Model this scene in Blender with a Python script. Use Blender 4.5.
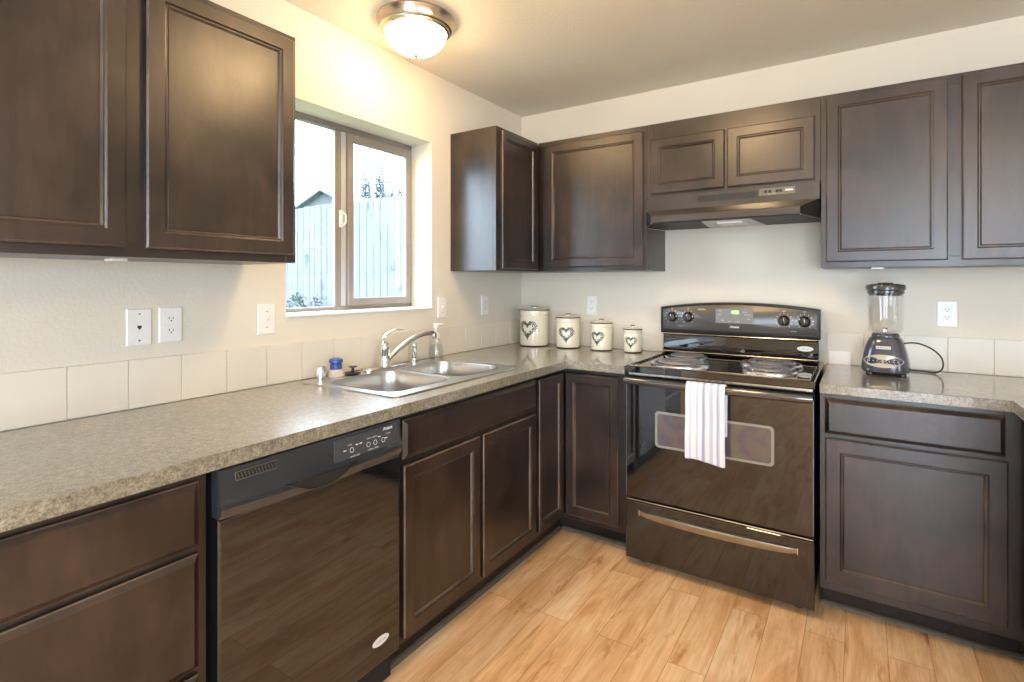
import bpy, bmesh, math, random
from mathutils import Vector, Matrix
random.seed(7)
PI = math.pi
for o in list(bpy.data.objects): bpy.data.objects.remove(o)
S = bpy.context.scene
COL = S.collection

# ---------------------------------------------------------------- camera
F = 530.23
cd = bpy.data.cameras.new('camera'); cam = bpy.data.objects.new('camera', cd); COL.objects.link(cam)
cam.location = (1.9128, -3.0396, 1.3074)
cam.rotation_euler = (PI/2, 0, 0.5798)
cd.sensor_width = 36; cd.lens = F*36/1024
cd.shift_y = -(341-283.52)/1024
cd.clip_start = 0.05; cd.clip_end = 200
S.camera = cam
# ---------------------------------------------------------------- view, sky, light
S.view_settings.view_transform = 'Standard'; S.view_settings.look = 'None'
S.view_settings.gamma = 1; S.view_settings.use_curve_mapping = False
S.view_settings.exposure = 1.6
W = bpy.data.worlds.new('sky'); S.world = W; W.use_nodes = True
bgn = W.node_tree.nodes['Background']
bgn.inputs[0].default_value = (0.66, 0.81, 1.0, 1); bgn.inputs[1].default_value = 6.0

LAMP_WARM = (1.0, 0.67, 0.34, 1)
LAMP_POWER = 13.0

def portal(name, loc, rot, sx, sy):
    l = bpy.data.lights.new(name, 'AREA'); l.shape = 'RECTANGLE'; l.size = sx; l.size_y = sy
    l.cycles.is_portal = True
    o = bpy.data.objects.new(name, l); COL.objects.link(o); o.location = loc; o.rotation_euler = rot
portal('window_portal', (-0.17, -1.334, 1.62), (0, -PI/2, 0), 0.88, 0.86)
portal('fill_door_portal', (2.95, -6.86, 1.05), (PI/2, 0, 0), 2.3, 2.1)
portal('fill_window_portal', (5.46, -4.6, 1.45), (0, PI/2, 0), 1.3, 1.8)

# ---------------------------------------------------------------- materials
def new_mat(name):
    m = bpy.data.materials.new(name); m.use_nodes = True
    nt = m.node_tree; b = nt.nodes['Principled BSDF']
    return m, nt, b
def setp(b, **k):
    for n, v in k.items():
        b.inputs[n.replace('_', ' ')].default_value = v
def coords(nt, scale=(1, 1, 1), kind='Object'):
    tc = nt.nodes.new('ShaderNodeTexCoord'); mp = nt.nodes.new('ShaderNodeMapping')
    mp.inputs['Scale'].default_value = scale
    nt.links.new(tc.outputs[kind], mp.inputs['Vector']); return mp
def geo_coords(nt, scale=(1, 1, 1), loc=(0, 0, 0), rot=(0, 0, 0)):
    g = nt.nodes.new('ShaderNodeNewGeometry'); mp = nt.nodes.new('ShaderNodeMapping')
    mp.inputs['Scale'].default_value = scale; mp.inputs['Location'].default_value = loc; mp.inputs['Rotation'].default_value = rot
    nt.links.new(g.outputs['Position'], mp.inputs['Vector']); return mp
def noise(nt, vec, scale=5, detail=4, rough=.5, dist=0):
    n = nt.nodes.new('ShaderNodeTexNoise'); n.inputs['Scale'].default_value = scale
    n.inputs['Detail'].default_value = detail; n.inputs['Roughness'].default_value = rough
    n.inputs['Distortion'].default_value = dist
    nt.links.new(vec.outputs['Vector'], n.inputs['Vector']); return n
def ramp(nt, src, stops):
    r = nt.nodes.new('ShaderNodeValToRGB')
    while len(r.color_ramp.elements) < len(stops): r.color_ramp.elements.new(.5)
    for e, (p, c) in zip(r.color_ramp.elements, stops):
        e.position = p; e.color = tuple(c)+(1,) if len(c) == 3 else c
    nt.links.new(src, r.inputs[0]); return r
def mixc(nt, fac, a, b, mode='MIX'):
    m = nt.nodes.new('ShaderNodeMix'); m.data_type = 'RGBA'; m.blend_type = mode
    for i, v in ((0, fac), (6, a), (7, b)):
        if hasattr(v, 'links'): nt.links.new(v, m.inputs[i])
        elif i == 0: m.inputs[0].default_value = v
        else: m.inputs[i].default_value = tuple(v)+(1,)
    return m.outputs[2]
def bump(nt, b, src, strength, dist=.002):
    n = nt.nodes.new('ShaderNodeBump'); n.inputs['Strength'].default_value = strength
    n.inputs['Distance'].default_value = dist
    nt.links.new(src, n.inputs['Height']); nt.links.new(n.outputs[0], b.inputs['Normal'])
def srgb(r, g, b):
    f = lambda c: (c/255/12.92) if c/255 <= .04045 else ((c/255+.055)/1.055)**2.4
    return (f(r), f(g), f(b))
def plain(name, col, rough=.5, metal=0, ior=1.5, coat=0, var=.08, vscale=30):
    m, nt, b = new_mat(name)
    n = noise(nt, geo_coords(nt), vscale, 3)
    lo = tuple(c*(1-var) for c in col); hi = tuple(min(1, c*(1+var)) for c in col)
    r = ramp(nt, n.outputs['Fac'], [(.3, lo), (.7, hi)])
    nt.links.new(r.outputs[0], b.inputs['Base Color'])
    setp(b, Roughness=rough, Metallic=metal, IOR=ior, Coat_Weight=coat, Coat_Roughness=.05)
    return m

M = {}
def wall_mat(name, col, strength=.35):
    m, nt, b = new_mat(name)
    g = geo_coords(nt)
    n = noise(nt, g, 90, 3, .5); n2 = noise(nt, g, 3, 3)
    r = ramp(nt, n2.outputs['Fac'], [(.3, tuple(c*.97 for c in col)), (.7, col)])
    nt.links.new(r.outputs[0], b.inputs['Base Color'])
    bump(nt, b, n.outputs['Fac'], strength, .004); setp(b, Roughness=.75)
    return m
M['wall'] = wall_mat('painted_wall', (.73, .69, .595))
M['ceiling'] = wall_mat('painted_ceiling', (.80, .755, .66), .5)

def wood(name, dark, light, rough=.3, coat=.25):
    m, nt, b = new_mat(name)
    g = geo_coords(nt, (1, 1, .22)); n = noise(nt, g, 22, 6, .62, .3)
    g2 = geo_coords(nt, (1, 1, .08)); n2 = noise(nt, g2, 70, 3, .6)
    g3 = geo_coords(nt); n3 = noise(nt, g3, 5, 3)
    r = ramp(nt, n.outputs['Fac'], [(.3, dark), (.72, light)])
    c2 = mixc(nt, n2.outputs['Fac'], tuple(x*.8 for x in dark), tuple(min(1, x*1.1) for x in light))
    c = mixc(nt, .35, r.outputs[0], c2)
    nt.links.new(c, b.inputs['Base Color'])
    r4 = ramp(nt, n3.outputs['Fac'], [(.35, (.4, .4, .42)), (.65, (1.6, 1.5, 1.4))])
    c = mixc(nt, 1, c, r4.outputs[0], 'MULTIPLY'); nt.links.new(c, b.inputs['Base Color'])
    rr = ramp(nt, n3.outputs['Fac'], [(.3, (rough,)*3), (.7, (rough*1.4,)*3)])
    nt.links.new(rr.outputs[0], b.inputs['Roughness'])
    n5 = noise(nt, g3, 55, 4, .6); bump(nt, b, n5.outputs['Fac'], .10, .004)
    setp(b, Coat_Weight=coat, Coat_Roughness=.29, IOR=1.62 if coat else 1.4)
    return m
M['wood'] = wood('espresso_stained_wood', (.003, .0018, .0015), (.040, .0225, .016), .29)
M['edge_glint'] = wood('edge_highlight_wood', (.045, .032, .024), (.12, .088, .066), .30)  # lighter tone paints specular edge highlights onto chamfers and mouldings
M['wood_dark'] = wood('espresso_frame_wood', (.007, .0045, .0036), (.020, .0125, .0095), .30)
M['kick'] = wood('espresso_kick_board', (.011, .0075, .006), (.028, .019, .015), .45, 0)

def counter_mat():
    m, nt, b = new_mat('speckled_granite_laminate')
    g = geo_coords(nt)
    n1 = noise(nt, g, 60, 6, .7, .4); n2 = noise(nt, g, 220, 4, .7); n3 = noise(nt, g, 7, 3)
    r1 = ramp(nt, n1.outputs['Fac'], [(.34, (.060, .052, .040)), (.46, (.185, .165, .122)), (.56, (.285, .262, .20)), (.70, (.47, .45, .37))])
    r2 = ramp(nt, n2.outputs['Fac'], [(.36, (.055, .05, .042)), (.5, (.235, .213, .162)), (.66, (.47, .45, .37))])
    c = mixc(nt, .5, r1.outputs[0], r2.outputs[0])
    r3 = ramp(nt, n3.outputs['Fac'], [(.35, (.88, .88, .88)), (.65, (1.06, 1.05, 1.02))])
    c = mixc(nt, 1.0, c, r3.outputs[0], 'MULTIPLY')
    nt.links.new(c, b.inputs['Base Color'])
    setp(b, Roughness=.32, IOR=1.6, Coat_Weight=.9, Coat_Roughness=.06)
    return m
M['counter'] = counter_mat()

def floor_mat():
    m, nt, b = new_mat('maple_laminate_planks')
    # planks run along y; brick texture rows along its own x
    g = geo_coords(nt, (1, 1, 1), (0, 1.843, 0), (0, 0, PI/2))
    def brick(c1, c2, mortar, msize):
        t = nt.nodes.new('ShaderNodeTexBrick')
        t.offset = .37; t.offset_frequency = 2; t.squash = 1
        t.inputs['Scale'].default_value = 1; t.inputs['Brick Width'].default_value = 1.21; t.inputs['Row Height'].default_value = .128
        t.inputs['Mortar Size'].default_value = msize; t.inputs['Mortar Smooth'].default_value = .1; t.inputs['Bias'].default_value = 0
        t.inputs['Color1'].default_value = c1+(1,); t.inputs['Color2'].default_value = c2+(1,); t.inputs['Mortar'].default_value = mortar+(1,)
        nt.links.new(g.outputs[0], t.inputs['Vector']); return t
    rnd = brick((0, 0, 0), (1, 1, 1), (.5, .5, .5), 0)
    gp = nt.nodes.new('ShaderNodeNewGeometry')
    def shifted(scale, k):
        vm = nt.nodes.new('ShaderNodeVectorMath'); vm.operation = 'MULTIPLY_ADD'
        nt.links.new(rnd.outputs['Color'], vm.inputs[0]); vm.inputs[1].default_value = (k, k*1.7, k*.6)
        nt.links.new(gp.outputs['Position'], vm.inputs[2])
        mp = nt.nodes.new('ShaderNodeMapping'); mp.inputs['Scale'].default_value = scale
        nt.links.new(vm.outputs[0], mp.inputs['Vector']); return mp
    big = noise(nt, shifted((1, .22, 1), 9), 9, 5, .6, .8)
    fine = noise(nt, shifted((1, .06, 1), 5), 90, 5, .65)
    streak = noise(nt, shifted((1, .14, 1), 13), 13, 6, .7, 1.2)
    base = ramp(nt, big.outputs['Fac'], [(.3, srgb(214, 166, 120)), (.5, srgb(237, 199, 155)), (.7, srgb(248, 223, 188))])
    tone = ramp(nt, rnd.outputs['Color'], [(0, (.92, .90, .87)), (1, (1.07, 1.07, 1.07))])
    c = mixc(nt, 1, base.outputs[0], tone.outputs[0], 'MULTIPLY')
    fr = ramp(nt, fine.outputs['Fac'], [(.35, (.86, .82, .77)), (.6, (1.04, 1.04, 1.04))])
    c = mixc(nt, .8, c, fr.outputs[0], 'MULTIPLY')
    sr = ramp(nt, streak.outputs['Fac'], [(.57, (1, 1, 1)), (.65, (.74, .58, .44)), (.73, (.36, .22, .13))])
    c = mixc(nt, .85, c, sr.outputs[0], 'MULTIPLY')
    gap = brick((1, 1, 1), (1, 1, 1), (.62, .5, .38), .0012)
    c = mixc(nt, 1, c, gap.outputs['Color'], 'MULTIPLY')
    nt.links.new(c, b.inputs['Base Color'])
    bump(nt, b, fine.outputs['Fac'], .05, .001)
    setp(b, Roughness=.33, IOR=1.5)
    return m
M['floor'] = floor_mat()
M['tile'] = plain('cream_glazed_tile', (.72, .69, .61), .38, coat=.05, var=.02, vscale=6)
M['grout'] = plain('pale_grout', (.80, .77, .70), .7, var=.03)
M['white'] = plain('white_plastic', (.84, .83, .81), .32, var=.01)
M['white_trim'] = plain('white_painted_sill', (.85, .84, .80), .45, var=.02)
M['slot'] = plain('dark_slot', (.03, .03, .03), .6)
M['black_gloss'] = plain('black_gloss_enamel', (.008, .008, .009),   .025, ior=1.85, var=.2, vscale=8)
M['black_satin'] = plain('black_satin_plastic', (.012, .012, .013), .28, var=.2, vscale=8)
M['black_matte'] = plain('black_matte', (.008, .008, .008), .7)
M['control_blue'] = plain('slate_control_panel', (.030, .033, .040), .22, ior=1.8, var=.15, vscale=4)
M['range_panel'] = plain('charcoal_control_panel', (.060, .054, .050), .3, ior=1.7, var=.1, vscale=10)
M['display'] = plain('grey_display_panel', (.22, .22, .22), .35, var=.06)
M['chrome'] = plain('polished_chrome', (.80, .80, .80), .09, 1, var=.03)
M['steel_trim'] = plain('bright_steel_trim', (.55, .53, .50), .2, 1, var=.05)
M['nickel'] = plain('brushed_nickel', (.52, .44, .36), .24, 1, var=.06)
def steel():
    m, nt, b = new_mat('brushed_stainless_steel')
    g = geo_coords(nt, (1, 1, 1)); n = noise(nt, g, 5, 2, .5)
    r = ramp(nt, n.outputs['Fac'], [(.3, (.56, .555, .54)), (.7, (.60, .595, .58))]); nt.links.new(r.outputs[0], b.inputs['Base Color'])
    rr = ramp(nt, n.outputs['Fac'], [(.3, (.27,)*3), (.7, (.31,)*3)]); nt.links.new(rr.outputs[0], b.inputs['Roughness'])
    setp(b, Metallic=1); return m
M['steel'] = steel()
M['hood'] = plain('dark_bronze_hood_enamel', (.045, .036, .030), .2, ior=1.8, var=.15, vscale=8)
M['hood_in'] = plain('black_filter_mesh', (.012, .012, .013), .55, var=.6, vscale=300)
M['lens'] = plain('ribbed_light_lens', (.52, .54, .55), .35, var=.1, vscale=200)
M['window_frame'] = plain('taupe_window_frame', (.27, .245, .22), .4, var=.05)
M['cream'] = plain('cream_stoneware', (.80, .76, .62), .16, coat=.4, var=.03, vscale=12)
M['rim'] = plain('dark_rim_glaze', (.045, .042, .035), .3)
M['leaf_ink'] = plain('green_grey_leaf_print', (.045, .075, .062), .35, var=.5, vscale=260)
M['blender_base'] = plain('slate_blue_plastic', (.060, .065, .085), .14, ior=1.6, var=.05)
M['button_panel'] = plain('champagne_button_panel', (.52, .46, .36), .3, .3, var=.05)
M['blue'] = plain('blue_plastic', (.035, .10, .34), .3, var=.1)
M['bristle'] = plain('pale_bristles', (.62, .56, .52), .8, var=.3, vscale=400)
M['silver'] = plain('silver_print', (.70, .70, .70), .4, var=.03)
M['cord'] = plain('black_cord', (.015, .013, .013), .4)

def glass(name, tint=(1, 1, 1), refl=.9, rough=.02, extra=0.0):
    m = bpy.data.materials.new(name); m.use_nodes = True; nt = m.node_tree; nt.nodes.clear()
    out = nt.nodes.new('ShaderNodeOutputMaterial'); mx = nt.nodes.new('ShaderNodeMixShader')
    tr = nt.nodes.new('ShaderNodeBsdfTransparent'); tr.inputs[0].default_value = tuple(tint)+(1,)
    gl = nt.nodes.new('ShaderNodeBsdfGlossy'); gl.inputs['Roughness'].default_value = rough
    fr = nt.nodes.new('ShaderNodeLayerWeight'); fr.inputs[0].default_value = .5
    pw = nt.nodes.new('ShaderNodeMath'); pw.operation = 'POWER'; pw.inputs[1].default_value = 4.5
    ma = nt.nodes.new('ShaderNodeMath'); ma.operation = 'MULTIPLY_ADD'; ma.inputs[1].default_value = refl*.7; ma.inputs[2].default_value = .04+extra; ma.use_clamp = True
    nt.links.new(fr.outputs['Facing'], pw.inputs[0]); nt.links.new(pw.outputs[0], ma.inputs[0]); nt.links.new(ma.outputs[0], mx.inputs[0])
    nt.links.new(tr.outputs[0], mx.inputs[1]); nt.links.new(gl.outputs[0], mx.inputs[2]); nt.links.new(mx.outputs[0], out.inputs[0])
    return m
M['pane'] = glass('window_glass', (.97, .98, .98), .8)
M['jar_glass'] = glass('clear_jar_glass', (.985, .99, .99), .9, .03, .0)
M['soap'] = glass('clear_soap_bottle', (.975, .985, .985), 1.0, .05, .02)

def oven_glass():
    m, nt, b = new_mat('iridescent_oven_glass')
    g = geo_coords(nt); n = noise(nt, g, 9, 3, .5, .5)
    r = ramp(nt, n.outputs['Fac'], [(.3, (.11, .12, .075)), (.45, (.09, .07, .10)), (.58, (.11, .095, .09)), (.7, (.13, .085, .085))])
    nt.links.new(r.outputs[0], b.inputs['Base Color']); setp(b, Roughness=.12, IOR=1.9); return m
M['oven_glass'] = oven_glass()

def towel_mat():
    m, nt, b = new_mat('white_striped_towel_cloth')
    tc = nt.nodes.new('ShaderNodeUVMap'); tc.uv_map = 'UVMap'
    sx = nt.nodes.new('ShaderNodeSeparateXYZ'); nt.links.new(tc.outputs[0], sx.inputs[0])
    r = nt.nodes.new('ShaderNodeValToRGB'); r.color_ramp.interpolation = 'EASE'
    w = (.74, .735, .77, 1); s = (.36, .36, .46, 1); l = (.52, .52, .60, 1)
    st = [(0, w), (.10, w), (.13, l), (.17, w), (.27, w), (.30, l), (.36, w), (.42, w), (.46, s), (.49, s), (.53, w), (.60, w), (.64, l), (.69, l), (.73, w), (.78, w), (.82, s), (.86, l), (.90, w), (1, w)]
    while len(r.color_ramp.elements) < len(st): r.color_ramp.elements.new(.5)
    for e, (p, c) in zip(r.color_ramp.elements, st): e.position = p; e.color = c
    nt.links.new(sx.outputs[0], r.inputs[0]); nt.links.new(r.outputs[0], b.inputs['Base Color'])
    n = noise(nt, geo_coords(nt), 500, 2); bump(nt, b, n.outputs['Fac'], .2, .001); setp(b, Roughness=.9); return m
M['towel'] = towel_mat()

def emis(name, col, strength):
    m, nt, b = new_mat(name)
    setp(b, Base_Color=tuple(col[:3])+(1,), Emission_Color=tuple(col[:3])+(1,), Emission_Strength=strength, Roughness=.3)
    return m
M['dome'] = emis('lit_frosted_glass', LAMP_WARM, LAMP_POWER)
M['led'] = emis('green_clock_digits', (.25, .9, .15), 1.3)

def fence_mat():
    m, nt, b = new_mat('weathered_pale_fence_boards')
    g = geo_coords(nt, (1, 1, .12)); n = noise(nt, g, 26, 5, .6); g2 = geo_coords(nt, (1, 1, .5)); n2 = noise(nt, g2, 9, 4, .7, .5)
    r = ramp(nt, n.outputs['Fac'], [(.3, (.108, .108, .110)), (.7, (.145, .145, .147))])
    r2 = ramp(nt, n2.outputs['Fac'], [(.57, (1, 1, 1)), (.68, (.45, .46, .50))])
    nt.links.new(mixc(nt, .8, r.outputs[0], r2.outputs[0], 'MULTIPLY'), b.inputs['Base Color']); setp(b, Roughness=.9); return m
M['fence'] = fence_mat()
M['siding'] = plain('grey_house_siding', (.075, .080, .082), .8)
M['roof'] = plain('pale_shingle_roof', (.11, .118, .125), .8, var=.2, vscale=8)
M['fir'] = plain('blue_green_fir_needles', (.075, .09, .10), .9, var=.4, vscale=3)
M['bark'] = plain('tree_bark', (.06, .05, .045), .9, var=.4)
M['leaf'] = plain('shrub_leaves', (.06, .085, .07), .7, var=.5, vscale=20)
M['grass'] = plain('lawn', (.06, .10, .035), .95, var=.4, vscale=20)

# ---------------------------------------------------------------- builders
def wloc(o):
    v = Vector((0, 0, 0))
    while o is not None: v += o.location; o = o.parent
    return v
class MB:
    def __init__(s): s.bm = bmesh.new()
    def faces_from(s, vs, fs):
        bv = [s.bm.verts.new(v) for v in vs]; out = []
        for f in fs:
            try: out.append(s.bm.faces.new([bv[i] for i in f]))
            except ValueError: pass
        return bv, out
    def box(s, x0, x1, y0, y1, z0, z1, bev=0, seg=1):
        x0, x1 = min(x0, x1), max(x0, x1); y0, y1 = min(y0, y1), max(y0, y1); z0, z1 = min(z0, z1), max(z0, z1)
        vs = [(x, y, z) for x in (x0, x1) for y in (y0, y1) for z in (z0, z1)]
        fs = [(0, 1, 3, 2), (4, 6, 7, 5), (0, 4, 5, 1), (2, 3, 7, 6), (0, 2, 6, 4), (1, 5, 7, 3)]
        bv, bf = s.faces_from(vs, fs)
        if bev:
            es = set(e for f in bf for e in f.edges)
            bmesh.ops.bevel(s.bm, geom=list(es), offset=bev, segments=seg, profile=.5, affect='EDGES')
        return s
    def prism(s, pts, fn, a, b, bev=0, seg=1):
        # pts: 2-D outline; fn(p, q, t) -> 3-D; extruded from t=a to t=b
        n = len(pts)
        vs = [fn(p, q, a) for p, q in pts]+[fn(p, q, b) for p, q in pts]
        fs = [tuple(range(n)), tuple(range(2*n-1, n-1, -1))]+[(i, (i+1) % n, n+(i+1) % n, n+i) for i in range(n)]
        bv, bf = s.faces_from(vs, fs)
        if bev:
            es = set(e for f in bf for e in f.edges)
            bmesh.ops.bevel(s.bm, geom=list(es), offset=bev, segments=seg, profile=.5, affect='EDGES')
        return s
    def lathe(s, prof, c=(0, 0, 0), seg=40, mat=None, a0=0, power=2, closed=False):
        # prof: list of (r, h); power>2 squares the section; mat maps local coordinates
        rings = []; mat = mat or Matrix.Identity(4)
        for r, h in prof:
            if r < 1e-6: rings.append([s.bm.verts.new(Vector(c)+(mat @ Vector((0, 0, h))))]); continue
            ring = []
            for i in range(seg):
                a = a0+2*PI*i/seg; cx, sy = math.cos(a), math.sin(a)
                k = 1/((abs(cx)**power+abs(sy)**power)**(1/power)) if power != 2 else 1
                ring.append(s.bm.verts.new(Vector(c)+(mat @ Vector((r*k*cx, r*k*sy, h)))))
            rings.append(ring)
        pairs = list(zip(rings, rings[1:]))
        if closed: pairs.append((rings[-1], rings[0]))
        for A, B in pairs:
            if len(A) == 1 and len(B) == 1: continue
            for i in range(seg):
                j = (i+1) % seg
                if len(A) == 1: s.bm.faces.new((A[0], B[j], B[i]))
                elif len(B) == 1: s.bm.faces.new((A[i], A[j], B[0]))
                else: s.bm.faces.new((A[i], A[j], B[j], B[i]))
        return s
    def tube(s, pts, r, seg=12, flat=1.0, cap=True):
        pts = [Vector(p) for p in pts]; n = len(pts); rs = r if isinstance(r, (list, tuple)) else [r]*n
        prev = None; rings = []
        for i, p in enumerate(pts):
            t = (pts[min(i+1, n-1)]-pts[max(i-1, 0)]).normalized()
            if prev is None:
                u = t.cross(Vector((0, 0, 1)))
                if u.length < .1: u = t.cross(Vector((0, 1, 0)))
            else: u = prev-t*prev.dot(t)
            u.normalize(); prev = u; v = t.cross(u)
            rings.append([s.bm.verts.new(p+u*math.cos(2*PI*k/seg)*rs[i]+v*math.sin(2*PI*k/seg)*rs[i]*flat) for k in range(seg)])
        for A, B in zip(rings, rings[1:]):
            for k in range(seg): s.bm.faces.new((A[k], A[(k+1) % seg], B[(k+1) % seg], B[k]))
        if cap: s.bm.faces.new(rings[0][::-1]); s.bm.faces.new(rings[-1])
        return s
    def rings(s, rings, close_first=False, close_last=False):
        R = [[s.bm.verts.new(p) for p in r] for r in rings]; n = len(R[0])
        for A, B in zip(R, R[1:]):
            for i in range(n): s.bm.faces.new((A[i], A[(i+1) % n], B[(i+1) % n], B[i]))
        if close_first: s.bm.faces.new(R[0][::-1])
        if close_last: s.bm.faces.new(R[-1])
        return s
    def text(s, body, size, org, ud, vd, nd, depth=.0006, align='CENTER', shear=0, bold=0):
        cu = bpy.data.curves.new('t', 'FONT'); cu.body = body; cu.size = size; cu.align_x = align; cu.align_y = 'CENTER'
        cu.shear = shear; cu.offset = bold; cu.resolution_u = 2
        ob = bpy.data.objects.new('t', cu); COL.objects.link(ob)
        bpy.context.view_layer.update()
        dg = bpy.context.evaluated_depsgraph_get()
        me = ob.evaluated_get(dg).to_mesh()
        org, ud, vd, nd = map(Vector, (org, ud, vd, nd))
        vs = [org+ud*v.co.x+vd*v.co.y+nd*depth for v in me.vertices]
        s.faces_from(vs, [tuple(p.vertices) for p in me.polygons])
        ob.evaluated_get(dg).to_mesh_clear()
        bpy.data.objects.remove(ob); bpy.data.curves.remove(cu)
        return s
    def build(s, name, mat, parent=None, smooth=None, recalc=True):
        bm = s.bm
        if recalc: bmesh.ops.recalc_face_normals(bm, faces=bm.faces)
        if parent is not None: off = wloc(parent)
        else:
            xs = [v.co for v in bm.verts]
            off = Vector(((min(v.x for v in xs)+max(v.x for v in xs))/2, (min(v.y for v in xs)+max(v.y for v in xs))/2, min(v.z for v in xs)))
        for v in bm.verts: v.co -= off
        if smooth:
            for f in bm.faces: f.smooth = True
            for e in bm.edges:
                if len(e.link_faces) == 2 and e.calc_face_angle(0) > math.radians(smooth): e.smooth = False
        me = bpy.data.meshes.new(name); bm.to_mesh(me); bm.free(); me.materials.append(M[mat] if isinstance(mat, str) else mat)
        o = bpy.data.objects.new(name, me); COL.objects.link(o)
        if parent is not None: o.parent = parent
        else: o.location = off
        return o
def thing(name, label, cat, loc, group=None):
    o = bpy.data.objects.new(name, None); o.empty_display_size = .05; COL.objects.link(o); o.location = loc
    return tag(o, label, cat, group)
def tag(o, label, cat, group=None):
    o['label'] = label; o['category'] = cat
    if group: o['group'] = group
    return o
def struct(o):
    o['kind'] = 'structure'; return o
def copy_tree(o, parent=None):
    c = o.copy(); COL.objects.link(c); c.parent = parent
    for ch in [x for x in bpy.data.objects if x.parent == o and x != c]: copy_tree(ch, c)
    return c

XY = lambda p, q, t: (p, q, t)      # outline in plan, extruded up
YZ = lambda p, q, t: (t, p, q)      # outline in y/z, extruded along x
XZ = lambda p, q, t: (p, t, q)
def FB(Y): return lambda u, d, v: (u, Y-d, v)      # a front that faces -y (back wall run)
def FL(X): return lambda u, d, v: (X+d, u, v)      # a front that faces +x (window wall run)
def FR(X): return lambda u, d, v: (X-d, u, v)      # a front that faces -x

def rect_ring(f, u0, u1, v0, v1, i, d): return [f(u0+i, d, v0+i), f(u1-i, d, v0+i), f(u1-i, d, v1-i), f(u0+i, d, v1-i)]
def door(parent, f, u0, u1, v0, v1, rail=.044):
    m = MB(); u0, u1 = min(u0, u1), max(u0, u1)
    m.rings([rect_ring(f, u0, u1, v0, v1, i, d) for i, d in
             ((0, .0005), (0, .0145), (.0045, .019), (rail-.001, .019), (rail+.004, .0155), (rail+.007, .0155), (rail+.012, .009), (rail+.012, .006))], True, True)
    m.bm.faces.ensure_lookup_table()
    for i in list(range(4, 8))+list(range(20, 24)): m.bm.faces[i].material_index = 1  # chamfer and moulding faces carry the painted highlight
    d = m.build('door', 'wood', parent); d.data.materials.append(M['edge_glint'])
    p = MB(); p.rings([rect_ring(f, u0, u1, v0, v1, i, dd) for i, dd in ((rail+.0125, .0062), (rail+.0125, .0088), (rail+.0135, .0094))], True, True)
    p.build('panel', 'wood', d)
    return d
def drawer(parent, f, u0, u1, v0, v1):
    m = MB(); u0, u1 = min(u0, u1), max(u0, u1)
    m.rings([rect_ring(f, u0, u1, v0, v1, i, d) for i, d in ((0, .0005), (0, .009), (.003, .011), (.015, .019))], True, True)
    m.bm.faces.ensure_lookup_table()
    for i in range(4, 8): m.bm.faces[i].material_index = 1  # front chamfer carries the painted highlight
    o = m.build('drawer_front', 'wood', parent); o.data.materials.append(M['edge_glint']); return o
def frame(parent, f, stiles, rails, t=.019):
    # stiles: (u0,u1,v0,v1); rails the same; outer face at d=0, thickness behind
    m = MB()
    for u0, u1, v0, v1 in stiles+rails:
        a = f(u0, -t, v0); b = f(u1, 0, v1)
        m.box(a[0], b[0], a[1], b[1], a[2], b[2], .0008)
    return m.build('face_frame', 'wood_dark', parent)

# ---------------------------------------------------------------- measured layout
H = 2.433; CT = .914; CTH = .0375
XL, YB = .6708, -.6355          # worktop front edges
ZB, ZT = 1.377, 2.1415          # upper cabinets
XS, XE = .978, 1.7698           # range bay
XR = 2.347                      # inner corner of right-hand worktop
RX, RY = 5.4, -6.8              # far walls of the room

# ---------------------------------------------------------------- room shell
struct(MB().box(0, RX, RY, 0, -.06, 0).build('floor', 'floor'))
struct(MB().box(-.15, RX+.15, RY-.15, .15, H, H+.1).build('ceiling', 'ceiling'))
struct(MB().box(0, RX+.15, 0, .15, -.06, H).build('wall_back', 'wall'))
WY0, WY1, WZ0, WZ1 = -1.764, -.904, 1.176, 2.062
m = MB()
m.box(-.18, 0, RY-.15, WY0, -.06, H); m.box(-.18, 0, WY1, .15, -.06, H)
m.box(-.18, 0, WY0, WY1, -.06, WZ0); m.box(-.18, 0, WY0, WY1, WZ1, H)
struct(m.build('wall_left', 'wall'))
m = MB()   # far wall behind the camera, with an added door opening that lets in fill daylight
m.box(0, 1.8, RY-.15, RY, -.06, H); m.box(4.1, RX, RY-.15, RY, -.06, H); m.box(1.8, 4.1, RY-.15, RY, 2.1, H); m.box(1.8, 4.1, RY-.15, RY, -.06, 0)
struct(m.build('wall_rear', 'wall'))
m = MB()  # right wall, with an added unseen window opening for fill daylight
m.box(RX, RX+.15, RY-.15, -5.5, -.06, H); m.box(RX, RX+.15, -3.7, 0, -.06, H); m.box(RX, RX+.15, -5.5, -3.7, -.06, .8); m.box(RX, RX+.15, -5.5, -3.7, 2.1, H)
struct(m.build('wall_right', 'wall'))
# unseen patio door and dining window, added for fill daylight: frames and glass
m = MB()
for x0, x1 in ((1.8, 1.87), (2.915, 2.985), (4.03, 4.1)): m.box(x0, x1, RY-.1, RY-.04, 0, 2.1, .003)
m.box(1.8, 4.1, RY-.1, RY-.04, 2.03, 2.1, .003); m.box(1.8, 4.1, RY-.1, RY-.04, 0, .07, .003)
pd = struct(m.build('fill_door', 'white_trim'))
for a, b in ((1.87, 2.915), (2.985, 4.03)): MB().box(a, b, RY-.075, RY-.069, .07, 2.03).build('pane', 'pane', pd)
m = MB()
for y0, y1 in ((-5.5, -5.44), (-4.63, -4.57), (-3.76, -3.7)): m.box(RX+.04, RX+.1, y0, y1, .8, 2.1, .003)
m.box(RX+.04, RX+.1, -5.5, -3.7, .8, .86, .003); m.box(RX+.04, RX+.1, -5.5, -3.7, 2.04, 2.1, .003)
dw = struct(m.build('fill_window', 'white_trim'))  # unseen window, added to bring in more daylight
MB().box(RX+.068, RX+.073, -5.44, -4.63, .86, 2.04).build('pane', 'pane', dw); MB().box(RX+.068, RX+.073, -4.57, -3.76, .86, 2.04).build('pane', 'pane', dw)

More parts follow.
